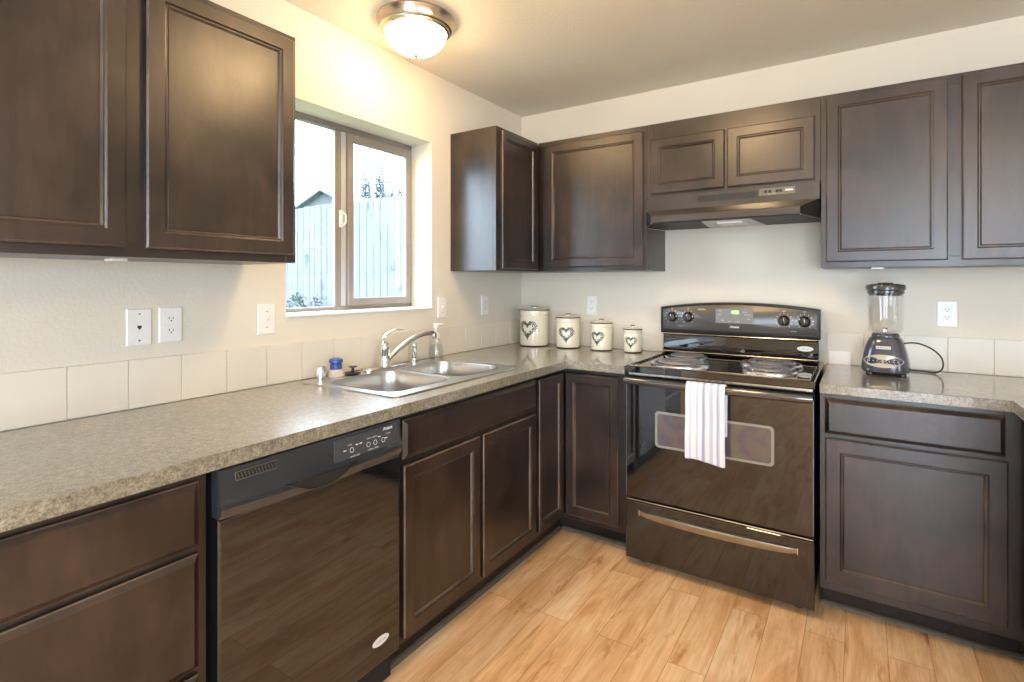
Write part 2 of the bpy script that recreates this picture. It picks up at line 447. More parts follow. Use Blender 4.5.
# kitchen window: outer frame, fixed pane, sliding sash, latch, sill
wx = -.145
m = MB()
m.box(wx-.035, wx, WY0, WY0+.016, WZ0, WZ1, .002); m.box(wx-.035, wx, WY1-.014, WY1, WZ0, WZ1, .002)
m.box(wx-.035, wx, WY0, WY1, WZ1-.03, WZ1, .002); m.box(wx-.035, wx, WY0, WY1, WZ0, WZ0+.024, .002)
m.box(wx-.026, wx-.004, -1.410, -1.374, WZ0+.02, WZ1-.025, .002)
win = struct(m.build('window_1', 'window_frame'))
m = MB(); m.box(wx-.018, wx-.004, -1.373, -1.346, WZ0+.022, WZ1-.028, .002); m.build('meeting_stile', plain('pale_grey_vinyl', (.50, .52, .55), .4, var=.02), win)
m = MB(); a, b = -1.345, -.922
m.box(wx-.016, wx+.012, a, a+.034, WZ0+.024, WZ1-.03, .003); m.box(wx-.016, wx+.012, b-.036, b, WZ0+.024, WZ1-.03, .003)
m.box(wx-.0155, wx+.0115, a+.033, b-.035, WZ0+.024, WZ0+.062, .003); m.box(wx-.0155, wx+.0115, a+.033, b-.035, WZ1-.072, WZ1-.03, .003)
sash = m.build('sash', 'window_frame', win)
MB().box(wx-.004, wx, a+.03, b-.03, WZ0+.055, WZ1-.07).build('pane', 'pane', sash)
MB().box(wx-.022, wx-.018, WY0+.012, -1.41, WZ0+.02, WZ1-.025).build('pane', 'pane', win)
m = MB(); m.box(wx-.004, wx+.006, -1.390, -1.370, 1.575, 1.655, .003, 2); m.tube([(wx+.002, -1.366, 1.585), (wx+.016, -1.364, 1.597), (wx+.016, -1.364, 1.633), (wx+.002, -1.366, 1.645)], .0045, 8)
m.build('latch', 'white', win, 40)
struct(MB().box(wx-.001, .012, WY0+.001, WY1-.001, WZ0-.004, WZ0+.006, .002).build('trim_1', 'white_trim'))

# backsplash tiles: single course, individual tiles with grout behind
m = MB(); y = -3.4; ty = []
edges = [-2.465+.1535*k for k in range(-8, 17)]
edges = [e for e in edges if e < -.06]+[-.010]
g = MB().box(0, .0045, edges[0], -.004, CT, 1.066)
struct(g.build('trim_2', 'grout'))
for a, b in zip(edges, edges[1:]): m.box(.001, .009, a+.0012, b-.0012, CT+.0015, 1.068, .0012)
struct(m.build('trim_3', 'tile'))
m = MB(); xe = [XE+.012]+[1.778+.1545*k for k in range(1, 9)]
xl = [.0105]+[.0+.1545*k for k in range(1, 6)]+[XS-.008]
for E_ in (xl, xe):
    for a, b in zip(E_, E_[1:]): m.box(a+.0012, b-.0012, -.009, -.001, CT+.0015, 1.068, .0012)
struct(m.build('trim_4', 'tile'))
g = MB(); g.box(.005, XS-.008, -.0045, 0, CT, 1.066); g.box(XE+.012, xe[-1], -.0045, 0, CT, 1.066)
struct(g.build('trim_5', 'grout'))
# quarter-round strips along the toe kicks
m = MB()
m.prism([(.572, 0), (.588, 0), (.586, .008), (.580, .014), (.572, .016)], lambda p, q, t: (p, t, q), -1.79, -.533)
struct(m.build('trim_6', plain('grey_shoe_strip', (.11, .085, .06), .6)))
m = MB()
m.prism([(-.517, 0), (-.533, 0), (-.531, .008), (-.525, .014), (-.517, .016)], YZ, .589, XS)
m.prism([(-.517, 0), (-.533, 0), (-.531, .008), (-.525, .014), (-.517, .016)], YZ, XE+.012, 2.40)
struct(m.build('trim_7', bpy.data.materials['grey_shoe_strip']))

# ---------------------------------------------------------------- upper cabinets
def carcass(parent, x0, x1, y0, y1, z0, z1, mat='wood'):
    return MB().box(x0, x1, y0, y1, z0, z1, .001).build('cabinet_box', mat, parent)
FW = .032
# near pair on the window wall
u = thing('wall_cabinet', 'dark brown two-door wall cabinet on the near window wall, left of the window', 'cabinet', (.16, -2.42, ZB))
Y0, Y1 = -2.897, -1.9362
carcass(u, .001, .292, Y0, Y1, ZB, ZT)
frame(u, FL(.311), [(Y0, Y0+.04, ZB, ZT), (Y1-.038, Y1, ZB, ZT), (-2.45, -2.38, ZB+.04, ZT-.04)], [(Y0+.04, Y1-.038, ZB, ZB+.04), (Y0+.04, Y1-.038, ZT-.04, ZT)])
door(u, FL(.311), -2.392, -1.951, 1.402, 2.121); door(u, FL(.311), -2.882, -2.438, 1.402, 2.121)
m = MB(); m.box(.19, .235, -2.44, -2.40, ZB-.008, ZB, .002); m.build('mounting_clip', 'white', u)
# corner cabinet on the window wall
u = thing('wall_cabinet', 'narrow dark wall cabinet in the corner whose bare side faces the window', 'cabinet', (.16, -.53, ZB))
carcass(u, .001, .292, -.7486, -.001, ZB, ZT)
frame(u, FL(.311), [(-.7486, -.70, ZB, ZT), (-.355, -.3125, ZB, ZT)], [(-.70, -.355, ZB, ZB+.04), (-.70, -.355, ZT-.04, ZT)])
door(u, FL(.311), -.712, -.343, 1.388, 2.125, .040)
# single door cabinet on the stove wall
u = thing('wall_cabinet', 'single-door dark wall cabinet above the cream canisters', 'cabinet', (.65, -.16, ZB))
carcass(u, .3125, XS, -.292, -.001, ZB, ZT)
frame(u, FB(-.311), [(.3125, .385, ZB, ZT), (XS-.04, XS, ZB, ZT)], [(.385, XS-.04, ZB, ZB+.04), (.385, XS-.04, ZT-.04, ZT)])
door(u, FB(-.311), .372, .957, 1.402, 2.113)
# over-range cabinet
u = thing('wall_cabinet', 'short dark two-door wall cabinet directly above the range hood', 'cabinet', (1.374, -.16, 1.762))
carcass(u, XS+.0005, XE-.0005, -.292, -.001, 1.762, ZT)
frame(u, FB(-.311), [(XS+.0005, XS+.035, 1.762, ZT), (XE-.035, XE-.0005, 1.762, ZT), (1.355, 1.39, 1.80, 2.04)], [(XS+.035, XE-.035, 1.762, 1.80), (XS+.035, XE-.035, 2.04, ZT)])
door(u, FB(-.311), .999, 1.365, 1.775, 2.056); door(u, FB(-.311), 1.379, 1.746, 1.775, 2.056)
# right-hand pair
u = thing('wall_cabinet', 'dark two-door wall cabinet on the far right above the blender', 'cabinet', (2.23, -.16, ZB))
XQ = 2.69
carcass(u, XE+.0005, XQ, -.292, -.001, ZB, ZT)
frame(u, FB(-.311), [(XE+.0005, XE+.04, ZB, ZT), (XQ-.04, XQ, ZB, ZT), (2.195, 2.266, ZB+.04, ZT-.04)], [(XE+.04, XQ-.04, ZB, ZB+.04), (XE+.04, XQ-.04, ZT-.04, ZT)])
door(u, FB(-.311), 1.791, 2.208, 1.402, 2.127); door(u, FB(-.311), 2.253, 2.668, 1.402, 2.127)
m = MB(); m.box(1.955, 2.0, -.30, -.26, ZB-.008, ZB, .002); m.build('mounting_clip', 'white', u)

# ---------------------------------------------------------------- base cabinets
FX, FY = .631, -.601
ZC = CT-CTH
KX, KY = .571, -.516
def base_body(parent, pts):
    m = MB(); m.prism(pts, XY, .10, ZC-.0005); return m.build('cabinet_box', 'wood_dark', parent)
# drawer unit at the left edge
Y0, Y1 = -2.87, -2.392
u = thing('drawer_cabinet', 'dark base cabinet of stacked drawers left of the dishwasher', 'cabinet', (.3, -2.63, 0))
base_body(u, [(.001, Y0), (FX-.019, Y0), (FX-.019, Y1), (.001, Y1)])
frame(u, FL(FX), [(Y0, Y0+.03, .10, ZC-.0005), (Y1-.030, Y1, .10, ZC-.0005)], [(Y0+.03, Y1-.03, .10, .13), (Y0+.03, Y1-.03, .395, .435), (Y0+.03, Y1-.03, .675, .715), (Y0+.03, Y1-.03, .845, ZC-.0005)])
for v0, v1 in ((.702, .853), (.424, .688), (.118, .410)): drawer(u, FL(FX), Y0+.012, -2.413, v0, v1)
MB().box(KX-.016, KX, Y0, Y1, 0, .10).build('toe_kick', 'kick', u)
# sink base
Y0, Y1 = -1.782, -.888
u = thing('sink_cabinet', 'dark double-door base cabinet with a false drawer front under the sink', 'cabinet', (.3, -1.33, 0))
m = MB(); m.box(.001, .018, Y0, Y1, .10, ZC-.001); m.box(.018, FX-.019, Y0, Y0+.016, .10, ZC-.001); m.box(.018, FX-.019, Y1-.016, Y1, .10, ZC-.001); m.box(.018, FX-.019, Y0+.016, Y1-.016, .10, .118)
m.build('cabinet_box', 'wood_dark', u)
frame(u, FL(FX), [(Y0, Y0+.035, .10, ZC-.0005), (Y1-.03, Y1, .10, ZC-.0005), (-1.345, -1.31, .14, .69)], [(Y0+.035, Y1-.03, .10, .14), (Y0+.035, Y1-.03, .69, .735), (Y0+.035, Y1-.03, .84, ZC-.0005)])
drawer(u, FL(FX), -1.762, -.898, .719, .852)
door(u, FL(FX), -1.762, -1.337, .124, .699); door(u, FL(FX), -1.318, -.898, .124, .699)
MB().box(KX-.016, KX, Y0-.012, Y1, 0, .10).build('toe_kick', 'kick', u)
# corner base with its bi-fold pair
u = thing('corner_cabinet', 'L-shaped dark corner base cabinet with two narrow doors meeting in the corner', 'cabinet', (.3, -.4, 0))
Y0 = -.887
base_body(u, [(.001, Y0), (FX-.019, Y0), (FX-.019, FY+.019), (XS-.002, FY+.019), (XS-.002, -.001), (.001, -.001)])
m = MB()
m.box(FX-.019, FX, Y0, Y0+.012, .10, ZC-.0005); m.box(FX-.019, FX, Y0+.012, FY, .10, .125); m.box(FX-.019, FX, Y0+.012, FY, .855, ZC-.0005)
m.box(XS-.045, XS-.002, FY, FY+.019, .10, ZC-.0005); m.box(FX-.019, XS-.045, FY, FY+.019, .10, .125); m.box(FX-.019, XS-.045, FY, FY+.019, .855, ZC-.0005)
m.build('face_frame', 'wood_dark', u)
door(u, FL(FX), -.872, -.624, .128, .850, .038); door(u, FB(FY), .655, .938, .128, .850, .042)
m = MB(); m.box(KX-.016, KX, Y0, KY, 0, .10); m.box(KX-.016, XS-.002, KY, KY+.016, 0, .10); m.build('toe_kick', 'kick', u)
# right-hand base
u = thing('base_cabinet', 'dark base cabinet with one drawer and one wide door right of the range', 'cabinet', (2.06, -.3, 0))
X0, X1 = XE+.012, 2.386
base_body(u, [(X0, FY+.019), (X1, FY+.019), (X1, -.001), (X0, -.001)])
frame(u, FB(FY), [(X0, X0+.03, .10, ZC-.0005), (X1-.06, X1, .10, ZC-.0005)], [(X0+.03, X1-.06, .10, .155), (X0+.03, X1-.06, .69, .73), (X0+.03, X1-.06, .845, ZC-.0005)])
drawer(u, FB(FY), 1.799, 2.330, .717, .855)
door(u, FB(FY), 1.801, 2.336, .138, .700, .050)
MB().box(X0+.004, X1, KY, KY+.016, 0, .095).build('toe_kick', 'kick', u)
# leg of the worktop that turns towards the camera, just outside the frame
u = thing('base_cabinet', 'dark base cabinet under the worktop leg turning forward at the right edge', 'cabinet', (2.68, -.9, 0))
base_body(u, [(2.4065, -1.6), (2.98, -1.6), (2.98, -.001), (2.4065, -.001)])
frame(u, FR(2.387), [(-1.6, -1.56, .10, ZC-.0005), (-.66, -.602, .10, ZC-.0005), (-1.12, -1.08, .14, .845)], [(-1.56, -.66, .10, .14), (-1.56, -.66, .845, ZC-.0005)])
door(u, FR(2.387), -1.585, -1.11, .124, .85); door(u, FR(2.387), -1.09, -.668, .124, .85)
MB().box(2.447, 2.463, -1.6, -.52, 0, .10).build('toe_kick', 'kick', u)

# ---------------------------------------------------------------- worktops
SX0, SX1, SY0, SY1 = .115, .555, -1.715, -.972      # sink cut-out
m = MB()
def ct(m, x0, x1, y0, y1): m.box(x0, x1, y0, y1, ZC, CT)
ct(m, .0095, SX0, -2.87, -.0095); ct(m, SX1, XL, -2.87, YB); ct(m, SX0, SX1, -2.87, SY0); ct(m, SX0, SX1, SY1, -.0095); ct(m, SX1, XS, YB, -.0095)
bmesh.ops.remove_doubles(m.bm, verts=m.bm.verts, dist=1e-5)
tag(m.build('worktop', 'counter'), 'speckled beige L-shaped worktop running under the window and round the corner', 'worktop')
m = MB()
m.prism([(XE+.012, -.0095), (XE+.012, YB), (XR, YB), (XR, -1.62), (3.0, -1.62), (3.0, -.0095)], XY, ZC, CT, .002)
tag(m.build('worktop', 'counter'), 'speckled beige worktop to the right of the range, under the blender', 'worktop')

# ---------------------------------------------------------------- sink
u = thing('kitchen_sink', 'stainless double-bowl drop-in sink set in the worktop below the window', 'sink', (.33, -1.34, CT))
def rrect(x0, x1, y0, y1, r, z, n=8):
    pts = []
    for cx, cy, a0 in ((x1-r, y1-r, 0), (x0+r, y1-r, PI/2), (x0+r, y0+r, PI), (x1-r, y0+r, 3*PI/2)):
        for k in range(n+1):
            a = a0+PI/2*k/n; pts.append((cx+r*math.cos(a), cy+r*math.sin(a), z))
    return pts
def bowl(x0, x1, y0, y1):
    m = MB(); r = .07; zz = CT+.004
    R = [rrect(x0-.006, x1+.006, y0-.006, y1+.006, r+.006, zz+.0018), rrect(x0-.002, x1+.002, y0-.002, y1+.002, r+.002, zz+.001), rrect(x0, x1, y0, y1, r, zz-.004)]
    for i, z in ((.004, -.06), (.008, -.13), (.016, -.16), (.035, -.176), (.07, -.182)):
        R.append(rrect(x0+i, x1-i, y0+i, y1-i, max(r-i*.4, .03), zz+z))
    m.rings(R, False, True)
    b = m.build('bowl', 'steel', u, 50)
    cx, cy = (x0+x1)/2, (y0+y1)/2
    MB().lathe([(.043, 0), (.045, .003), (.038, .004), (.033, .001), (0, .001)], (cx, cy, zz-.182), 28).build('drain', 'chrome', b, 40)
bowl(.150, .520, -1.695, -1.345); bowl(.150, .520, -1.305, -.990)
m = MB(); zz = CT+.004
# rim with two holes: outer raised lip plus flat deck strips
o1 = rrect(.055, .588, -1.745, -.942, .03, CT+.0008); o2 = rrect(.057, .586, -1.743, -.944, .03, CT+.005); o3 = rrect(.066, .577, -1.734, -.953, .028, CT+.0045)
m.rings([o1, o2, o3])
bowls = [(.144, .526, -1.701, -1.339), (.144, .526, -1.311, -.984)]
# deck = filled face between outer ring and the holes
def loop(pts): 
    vs = [m.bm.verts.new(p) for p in pts]; es = [m.bm.edges.new((vs[i], vs[(i+1) % len(vs)])) for i in range(len(vs))]; return es
E_ = loop([(p[0], p[1], CT+.0045) for p in o3])
for x0, x1, y0, y1 in bowls: E_ += loop(rrect(x0, x1, y0, y1, .076, CT+.0045))
bmesh.ops.triangle_fill(m.bm, use_beauty=True, use_dissolve=False, edges=E_)
m.build('rim', 'steel', u)
DZ = CT+.0052
# faucet
u = thing('kitchen_faucet', 'chrome single-lever faucet with a long arched spout behind the sink', 'faucet', (.09, -1.32, DZ))
m = MB(); pl = []
for k in range(32):
    a = 2*PI*k/32; cx = .028*math.cos(a); cy = .028*math.sin(a)+(.105 if math.sin(a) > 0 else -.105); pl.append((.092+cx, -1.315+cy))
R = [[(p, q, DZ) for p, q in pl], [(p, q, DZ+.005) for p, q in pl], [(.092+(p-.092)*.85, -1.315+(q+1.315)*.96, DZ+.009) for p, q in pl]]
m.rings(R, True, True).build('deck_plate', 'chrome', u, 40)
MB().lathe([(.026, .008), (.026, .02), (.0225, .03), (.0215, .075), (.0235, .082), (.0235, .10), (.019, .115), (.010, .122), (0, .123)], (.09, -1.322, DZ), 32).build('body', 'chrome', u, 35)
pts = []
P0, P1, P2, P3 = Vector((.095, -1.315, .955)), Vector((.102, -1.24, 1.01)), Vector((.118, -1.13, 1.078)), Vector((.138, -1.045, 1.060))
for k in range(17):
    t = k/16; pts.append(P0*(1-t)**3+P1*3*t*(1-t)**2+P2*3*t*t*(1-t)+P3*t**3)
m = MB().tube(pts, [.0125]*8+[.012]*9, 14); m.build('spout', 'chrome', u, 40)
MB().lathe([(.0135, 0), (.0145, .004), (.0145, .026), (.012, .028), (.0125, .032)], (.1385, -1.040, 1.032), 20).build('aerator', 'chrome', u, 35)
pts = [(.085, -1.335, DZ+.105), (.085, -1.336, DZ+.128), (.086, -1.318, DZ+.150), (.088, -1.28, DZ+.166), (.09, -1.24, DZ+.171), (.091, -1.208, DZ+.170)]
MB().tube(pts, [.016, .014, .011, .0095, .009, .007], 12, .6).build('lever', 'chrome', u, 45)
u = thing('side_sprayer', 'small chrome side sprayer standing between the faucet and the soap bottle', 'sprayer', (.075, -1.115, DZ))
MB().lathe([(.022, 0), (.022, .004), (.015, .012), (.013, .02), (.0135, .022)], (.075, -1.115, DZ), 24).build('collar', 'chrome', u, 35)
MB().lathe([(.010, .02), (.012, .03), (.015, .055), (.0135, .068), (.0145, .075), (.017, .085), (.014, .094), (0, .096)], (.075, -1.115, DZ), 24).build('spray_head', 'chrome', u, 35)
m = MB().lathe([(.0, 0), (.018, 0), (.0185, .004), (.0185, .048), (.016, .054), (.006, .056), (0, .056)], (.088, -1.667, DZ), 28)
u = m.build('air_gap_cap', 'chrome', None, 35); tag(u, 'short chrome cylinder at the left corner of the sink deck', 'sink fitting')
# dish brush
u = thing('dish_brush', 'round dish brush with a blue cap standing on pale bristles', 'brush', (.083, -1.588, DZ))
MB().lathe([(0, 0), (.033, 0), (.034, .003), (.029, .022), (.025, .031), (0, .031)], (.083, -1.588, DZ), 28).build('bristles', 'bristle', u, 35)
MB().lathe([(0, .030), (.024, .030), (.0245, .052), (.021, .054), (.021, .056), (.0275, .058), (.0285, .066), (.026, .073), (.012, .077), (0, .0775)], (.083, -1.588, DZ), 28).build('cap', 'blue', u, 35)
# sink stopper
u = thing('sink_stopper', 'black rubber sink stopper with a mushroom knob beside the dish brush', 'stopper', (.098, -1.513, DZ))
MB().lathe([(0, 0), (.024, 0), (.034, .004), (.034, .008), (.024, .011), (0, .011)], (.098, -1.513, DZ), 28).build('disc', 'black_satin', u, 35)
MB().lathe([(0, .010), (.010, .010), (.006, .015), (.006, .028), (.018, .031), (.018, .035), (0, .037)], (.098, -1.513, DZ), 24).build('knob', 'black_satin', u, 35)
# soap bottle
c = (.088, -.968, CT+.0055)
u = thing('soap_bottle', 'clear hand-soap pump bottle with a white pump at the sink corner', 'bottle', c)
MB().lathe([(0, 0), (.036, 0), (.037, .005), (.034, .045), (.028, .082), (.021, .102), (.016, .107), (.016, .114), (0, .114)], c, 32, power=2.6).build('bottle', 'soap', u, 35)
MB().lathe([(0, .002), (.032, .002), (.031, .040), (.0275, .072), (0, .072)], c, 32, power=2.6).build('soap', glass('pale_liquid_soap', (.93, .955, .96), .4, .1, .03), u, 35)
MB().lathe([(0, .108), (.0185, .108), (.0185, .130), (.012, .134), (.006, .136), (.006, .160), (.0, .161)], c, 24).build('collar', 'white', u, 35)
m = MB().tube([(c[0], c[1], c[2]+.158), (c[0], c[1], c[2]+.178)], .011, 16)
m.tube([(c[0]-.004, c[1]-.010, c[2]+.176), (c[0]+.004, c[1]+.012, c[2]+.179), (c[0]+.012, c[1]+.036, c[2]+.176)], [.009, .007, .005], 12, .7); m.build('pump_head', 'white', u, 40)

# ---------------------------------------------------------------- wall plates
def plate(face, uc, zc, label, cat, name, kind, w=.071, h=.116, group=None):
    f = face; base = f(uc, 0, zc-h/2)
    u = thing(name, label, cat, base, group)
    m = MB(); m.rings([rect_ring(f, uc-w/2, uc+w/2, zc-h/2, zc+h/2, i, d) for i, d in ((0, .0005), (0, .003), (.003, .0058))], True, True)
    m.build('cover_plate', 'white', u)
    def bx(mb, u0, u1, v0, v1, d0, d1, bev=0):
        a = f(u0, d0, v0); b = f(u1, d1, v1); mb.box(a[0], b[0], a[1], b[1], a[2], b[2], bev)
    if kind == 'outlet' or kind == 'gfci':
        s = MB()
        dz = .0195 if kind == 'outlet' else .0165
        if kind == 'gfci':
            r = MB(); bx(r, uc-.0165, uc+.0165, zc-.0335, zc+.0335, .0058, .0072, .001); rc = r.build('receptacle', 'white', u)
            top = .0072
            bx(s, uc-.008, uc+.008, zc-.003, zc-.0005, top, top+.0006); bx(s, uc-.008, uc+.008, zc+.0008, zc+.003, top, top+.0006); s.build('test_buttons', 'white_trim', rc)
        else: top = .0072
        for sgn in (-1, 1):
            if kind == 'outlet':
                r = MB(); pts = []
                for k in range(24):
                    a = 2*PI*k/24; pts.append((uc+.0165*math.cos(a), max(-.0125, min(.0125, .0165*math.sin(a)))))
                r.rings([[f(p, .0055, zc+sgn*dz+q) for p, q in pts], [f(p, .0072, zc+sgn*dz+q) for p, q in pts]], True, True)
                rc = r.build('receptacle', 'white', u)
            s = MB()
            bx(s, uc-.0075, uc-.0055, zc+sgn*dz-.001, zc+sgn*dz+.007, top, top+.0005)
            bx(s, uc+.005, uc+.007, zc+sgn*dz-.001, zc+sgn*dz+.006, top, top+.0005)
            bx(s, uc-.002, uc+.002, zc+sgn*dz-.008, zc+sgn*dz-.004, top, top+.0005)
            s.build('slots', 'slot', rc)
    elif kind == 'switch':
        r = MB(); bx(r, uc-.006, uc+.006, zc-.012, zc+.012, .0058, .0068, .0005)
        r.build('toggle_surround', 'white', u)
        a = f(uc, .006, zc-.003); b = f(uc, .019, zc+.010)
        MB().tube([a, b], [.005, .0038], 8).build('toggle', 'white', u, 40)
        for q in (-.030, .030): s = MB(); bx(s, uc-.0022, uc+.0022, zc+q-.0022, zc+q+.0022, .0058, .0064); s.build('screw', 'nickel', u)
    else:
        s = MB(); bx(s, uc-.006, uc+.006, zc-.003, zc+.005, .0058, .0064); bx(s, uc-.003, uc+.003, zc-.007, zc-.003, .0058, .0064)
        s.build('jack', 'slot', u)
        for q in (-.042, .042): s = MB(); bx(s, uc-.0025, uc+.0025, zc+q-.0025, zc+q+.0025, .0058, .0064); s.build('screw', 'nickel', u)
    return u
fl = FL(0); fb = FB(0)
plate(fl, -2.281, 1.169, 'white phone jack plate, leftmost plate on the window wall', 'wall plate', 'phone_jack', 'jack')
plate(fl, -2.189, 1.171, 'white power outlet beside the phone jack plate on the window wall', 'outlet', 'power_outlet', 'outlet')
plate(fl, -1.849, 1.170, 'white toggle light switch just left of the window', 'light switch', 'light_switch', 'switch')
plate(fl, -.822, 1.178, 'white toggle light switch just right of the window', 'light switch', 'light_switch', 'switch')
plate(fl, -.425, 1.176, 'white outlet near the corner on the window wall', 'outlet', 'power_outlet', 'outlet')
plate(fb, .518, 1.173, 'small white outlet above the canisters on the stove wall', 'outlet', 'power_outlet', 'outlet')
plate(fb, 2.240, 1.172, 'white rectangular two-socket outlet right of the blender', 'outlet', 'power_outlet', 'gfci')
# thin white rectangle upright against the tiles beside the range
m = MB(); m.box(1.789, 1.879, -.0125, -.0105, CT+.0006, .978)
tag(m.build('white_rectangle', plain('plain_matt_white', (.92, .92, .92), .5, var=.01)), 'small plain white rectangle upright against the tiles between range and blender', 'rectangle')

# ---------------------------------------------------------------- dishwasher
Y0, Y1 = -2.379, -1.795
u = thing('dishwasher', 'black built-in dishwasher with a control panel along the top', 'dishwasher', (.34, -2.087, 0))
MB().box(.02, .625, Y0+.004, Y1-.004, .02, ZC-.006, .002).build('tub_casing', 'black_matte', u)
m = MB(); m.rings([rect_ring(FL(.626), Y0, Y1, .118, .752, i, d) for i, d in ((0, 0), (0, .030), (.003, .034), (.006, .035))], True, True)
m.build('door', 'black_gloss', u)
# control panel: profile bulging near its lower edge, lower edge bowed downwards
def px(z): return .657+(.868-z)/.088*.014
prof = [(.630, .868), (.654, .868), (.657, .8655), (px(.83), .83), (px(.80), .80), (.6705, .790), (.673, .780), (.672, .772), (.667, .763), (.662, .7535), (.630, .7535)]
m = MB(); rs = []
for k in range(25):
    t = k/24; y = Y0+(Y1-Y0)*t; bow = .010*math.sin(PI*t)
    rs.append([(x, y, z-(bow if z < .795 else 0)*(1 if z < .79 else .5)*1.0) for x, z in prof])
m.rings(rs, True, True)
pn = m.build('control_panel', 'control_blue', u, 35)
def dwp(y, z, e=.0006): return (px(z)+e, y, z)
m = MB()
q = [dwp(-2.052, .858), dwp(-1.806, .860), dwp(-1.803, .797), dwp(-2.058, .797)]; q2 = [(x+.0012, y, z) for x, y, z in q]
m.rings([[(x-.002, y, z) for x, y, z in q], q2], True, True); m.build('control_insert', plain('grey_blue_gloss_insert', (.06, .066, .076), .12, ior=1.8), u)
nd = Vector((.088, 0, .014)).normalized(); ud = Vector((0, 1, 0)); vd = nd.cross(ud)*1; vd = Vector((-.014, 0, .088)).normalized()
m = MB(); e = .0026
def T(s, size, y, z, **k): m.text(s, size, dwp(y, z, .0016), ud, vd, nd, **k)
T('Amana', .014, -1.850, .850, shear=.25, bold=.0004)
T('HEATED DRY', .006, -1.985, .800); T('NORMAL WASH', .006, -1.915, .803)
T('START', .0055, -2.0, .834); T('HEAVY  NORMAL', .0055, -1.915, .836); T('CANCEL', .0055, -1.850, .834)
for y in (-1.995, -1.932, -1.905, -1.872):
    ring = []
    for rr in (.006, .0075): ring.append([tuple(Vector(dwp(y, .819, .0022))+ud*rr*math.cos(a)+vd*rr*math.sin(a)) for a in [2*PI*k/20 for k in range(20)]])
    m.rings(ring)
for y, z in ((-2.02, .822), (-1.975, .83), (-1.96, .83), (-1.887, .832), (-1.86, .822)):
    q = [tuple(Vector(dwp(y, z, .0022))+ud*a+vd*b) for a, b in ((-.005, -.0015), (.005, -.0015), (.005, .0015), (-.005, .0015))]; m.faces_from(q, [(0, 1, 2, 3)])
m.build('printed_markings', 'silver', u, recalc=False)
# vent grille
m = MB(); q = [dwp(-2.338, .853, 0), dwp(-2.232, .853, 0), dwp(-2.232, .836, 0), dwp(-2.338, .836, 0)]
m.rings([[(x-.001, y, z) for x, y, z in q], [(x+.001, y, z) for x, y, z in q]], True, True); v = m.build('vent', 'black_matte', u)
m = MB()
for k in range(12):
    y = -2.334+k*.0088; a = dwp(y, .851, .001); b = dwp(y+.004, .838, .001); m.tube([a, b], .0009, 6)
q = [dwp(-2.339, .854, .001), dwp(-2.231, .854, .001), dwp(-2.231, .835, .001), dwp(-2.339, .835, .001)]; m.tube(q+[q[0]], .0011, 6, cap=False)
m.build('vent_slats', plain('worn_grey_edge', (.10, .095, .085), .3), v, 40)
# handle pocket: a crescent lip
m = MB(); up = []; lo = []
for k in range(21):
    t = k/20; y = -2.215+.235*t; s = math.sin(PI*t)
    up.append((.6760, y, .786-.004*s)); lo.append((.6745, y, .786-.038*s))
n = len(up); m.faces_from(up+lo+[(x-.008, y, z) for x, y, z in up+lo], [(i, i+1, n+i+1, n+i) for i in range(n-1)]+[(n+i, n+i+1, 3*n+i+1, 3*n+i) for i in range(n-1)]+[(i+1, i, 2*n+i, 2*n+i+1) for i in range(n-1)])
m.build('handle_pocket', 'black_matte', u, 40)
m = MB().tube([(x+.001, y, z) for x, y, z in lo], .0016, 8); m.build('handle_lip', 'black_gloss', u, 40)
m = MB(); pts = [(.6615, -1.878+.034*math.cos(a), .192+.014*math.sin(a)) for a in [2*PI*k/28 for k in range(28)]]
m.rings([pts, [(x+.0008, y, z) for x, y, z in pts]], True, True); st = m.build('oval_sticker', 'silver', u)
MB().text('WASHER SAFE', .0065, (.6626, -1.878, .192), (0, 1, 0), (0, 0, 1), (1, 0, 0)).build('sticker_print', 'slot', st, recalc=False)
MB().box(.556, .570, Y0+.006, Y1-.016, .005, .112, .002).build('toe_kick', 'black_satin', u)

# ---------------------------------------------------------------- range
u = thing('electric_range', 'black freestanding electric range with coil burners and a towel on its oven door', 'stove', (1.382, -.33, 0))
RX0, RX1 = 1.000, 1.768; RF = -.676; RZ = .926
MB().box(RX0+.004, RX1-.004, -.638, -.03, .045, .895, .002).build('body', 'black_satin', u)
m = MB()   # cooktop: shallow pan with raised edge
rr = lambda i, z: [(RX0-.003+i, -.668+i, z), (RX1+.001-i, -.668+i, z), (RX1+.001-i, -.055-i*.3, z), (RX0-.003+i, -.055-i*.3, z)]
m.rings([rr(.002, .8955), rr(0, .897), rr(0, RZ-.003), rr(.003, RZ), rr(.016, RZ), rr(.020, RZ-.005), rr(.024, RZ-.006)], True, True)
m.build('cooktop', 'black_gloss', u)
m = MB()
q = rr(.0175, RZ+.0008); m.tube(q+[q[0]], .0013, 6, cap=False); m.build('cooktop_trim', 'steel_trim', u, 40)
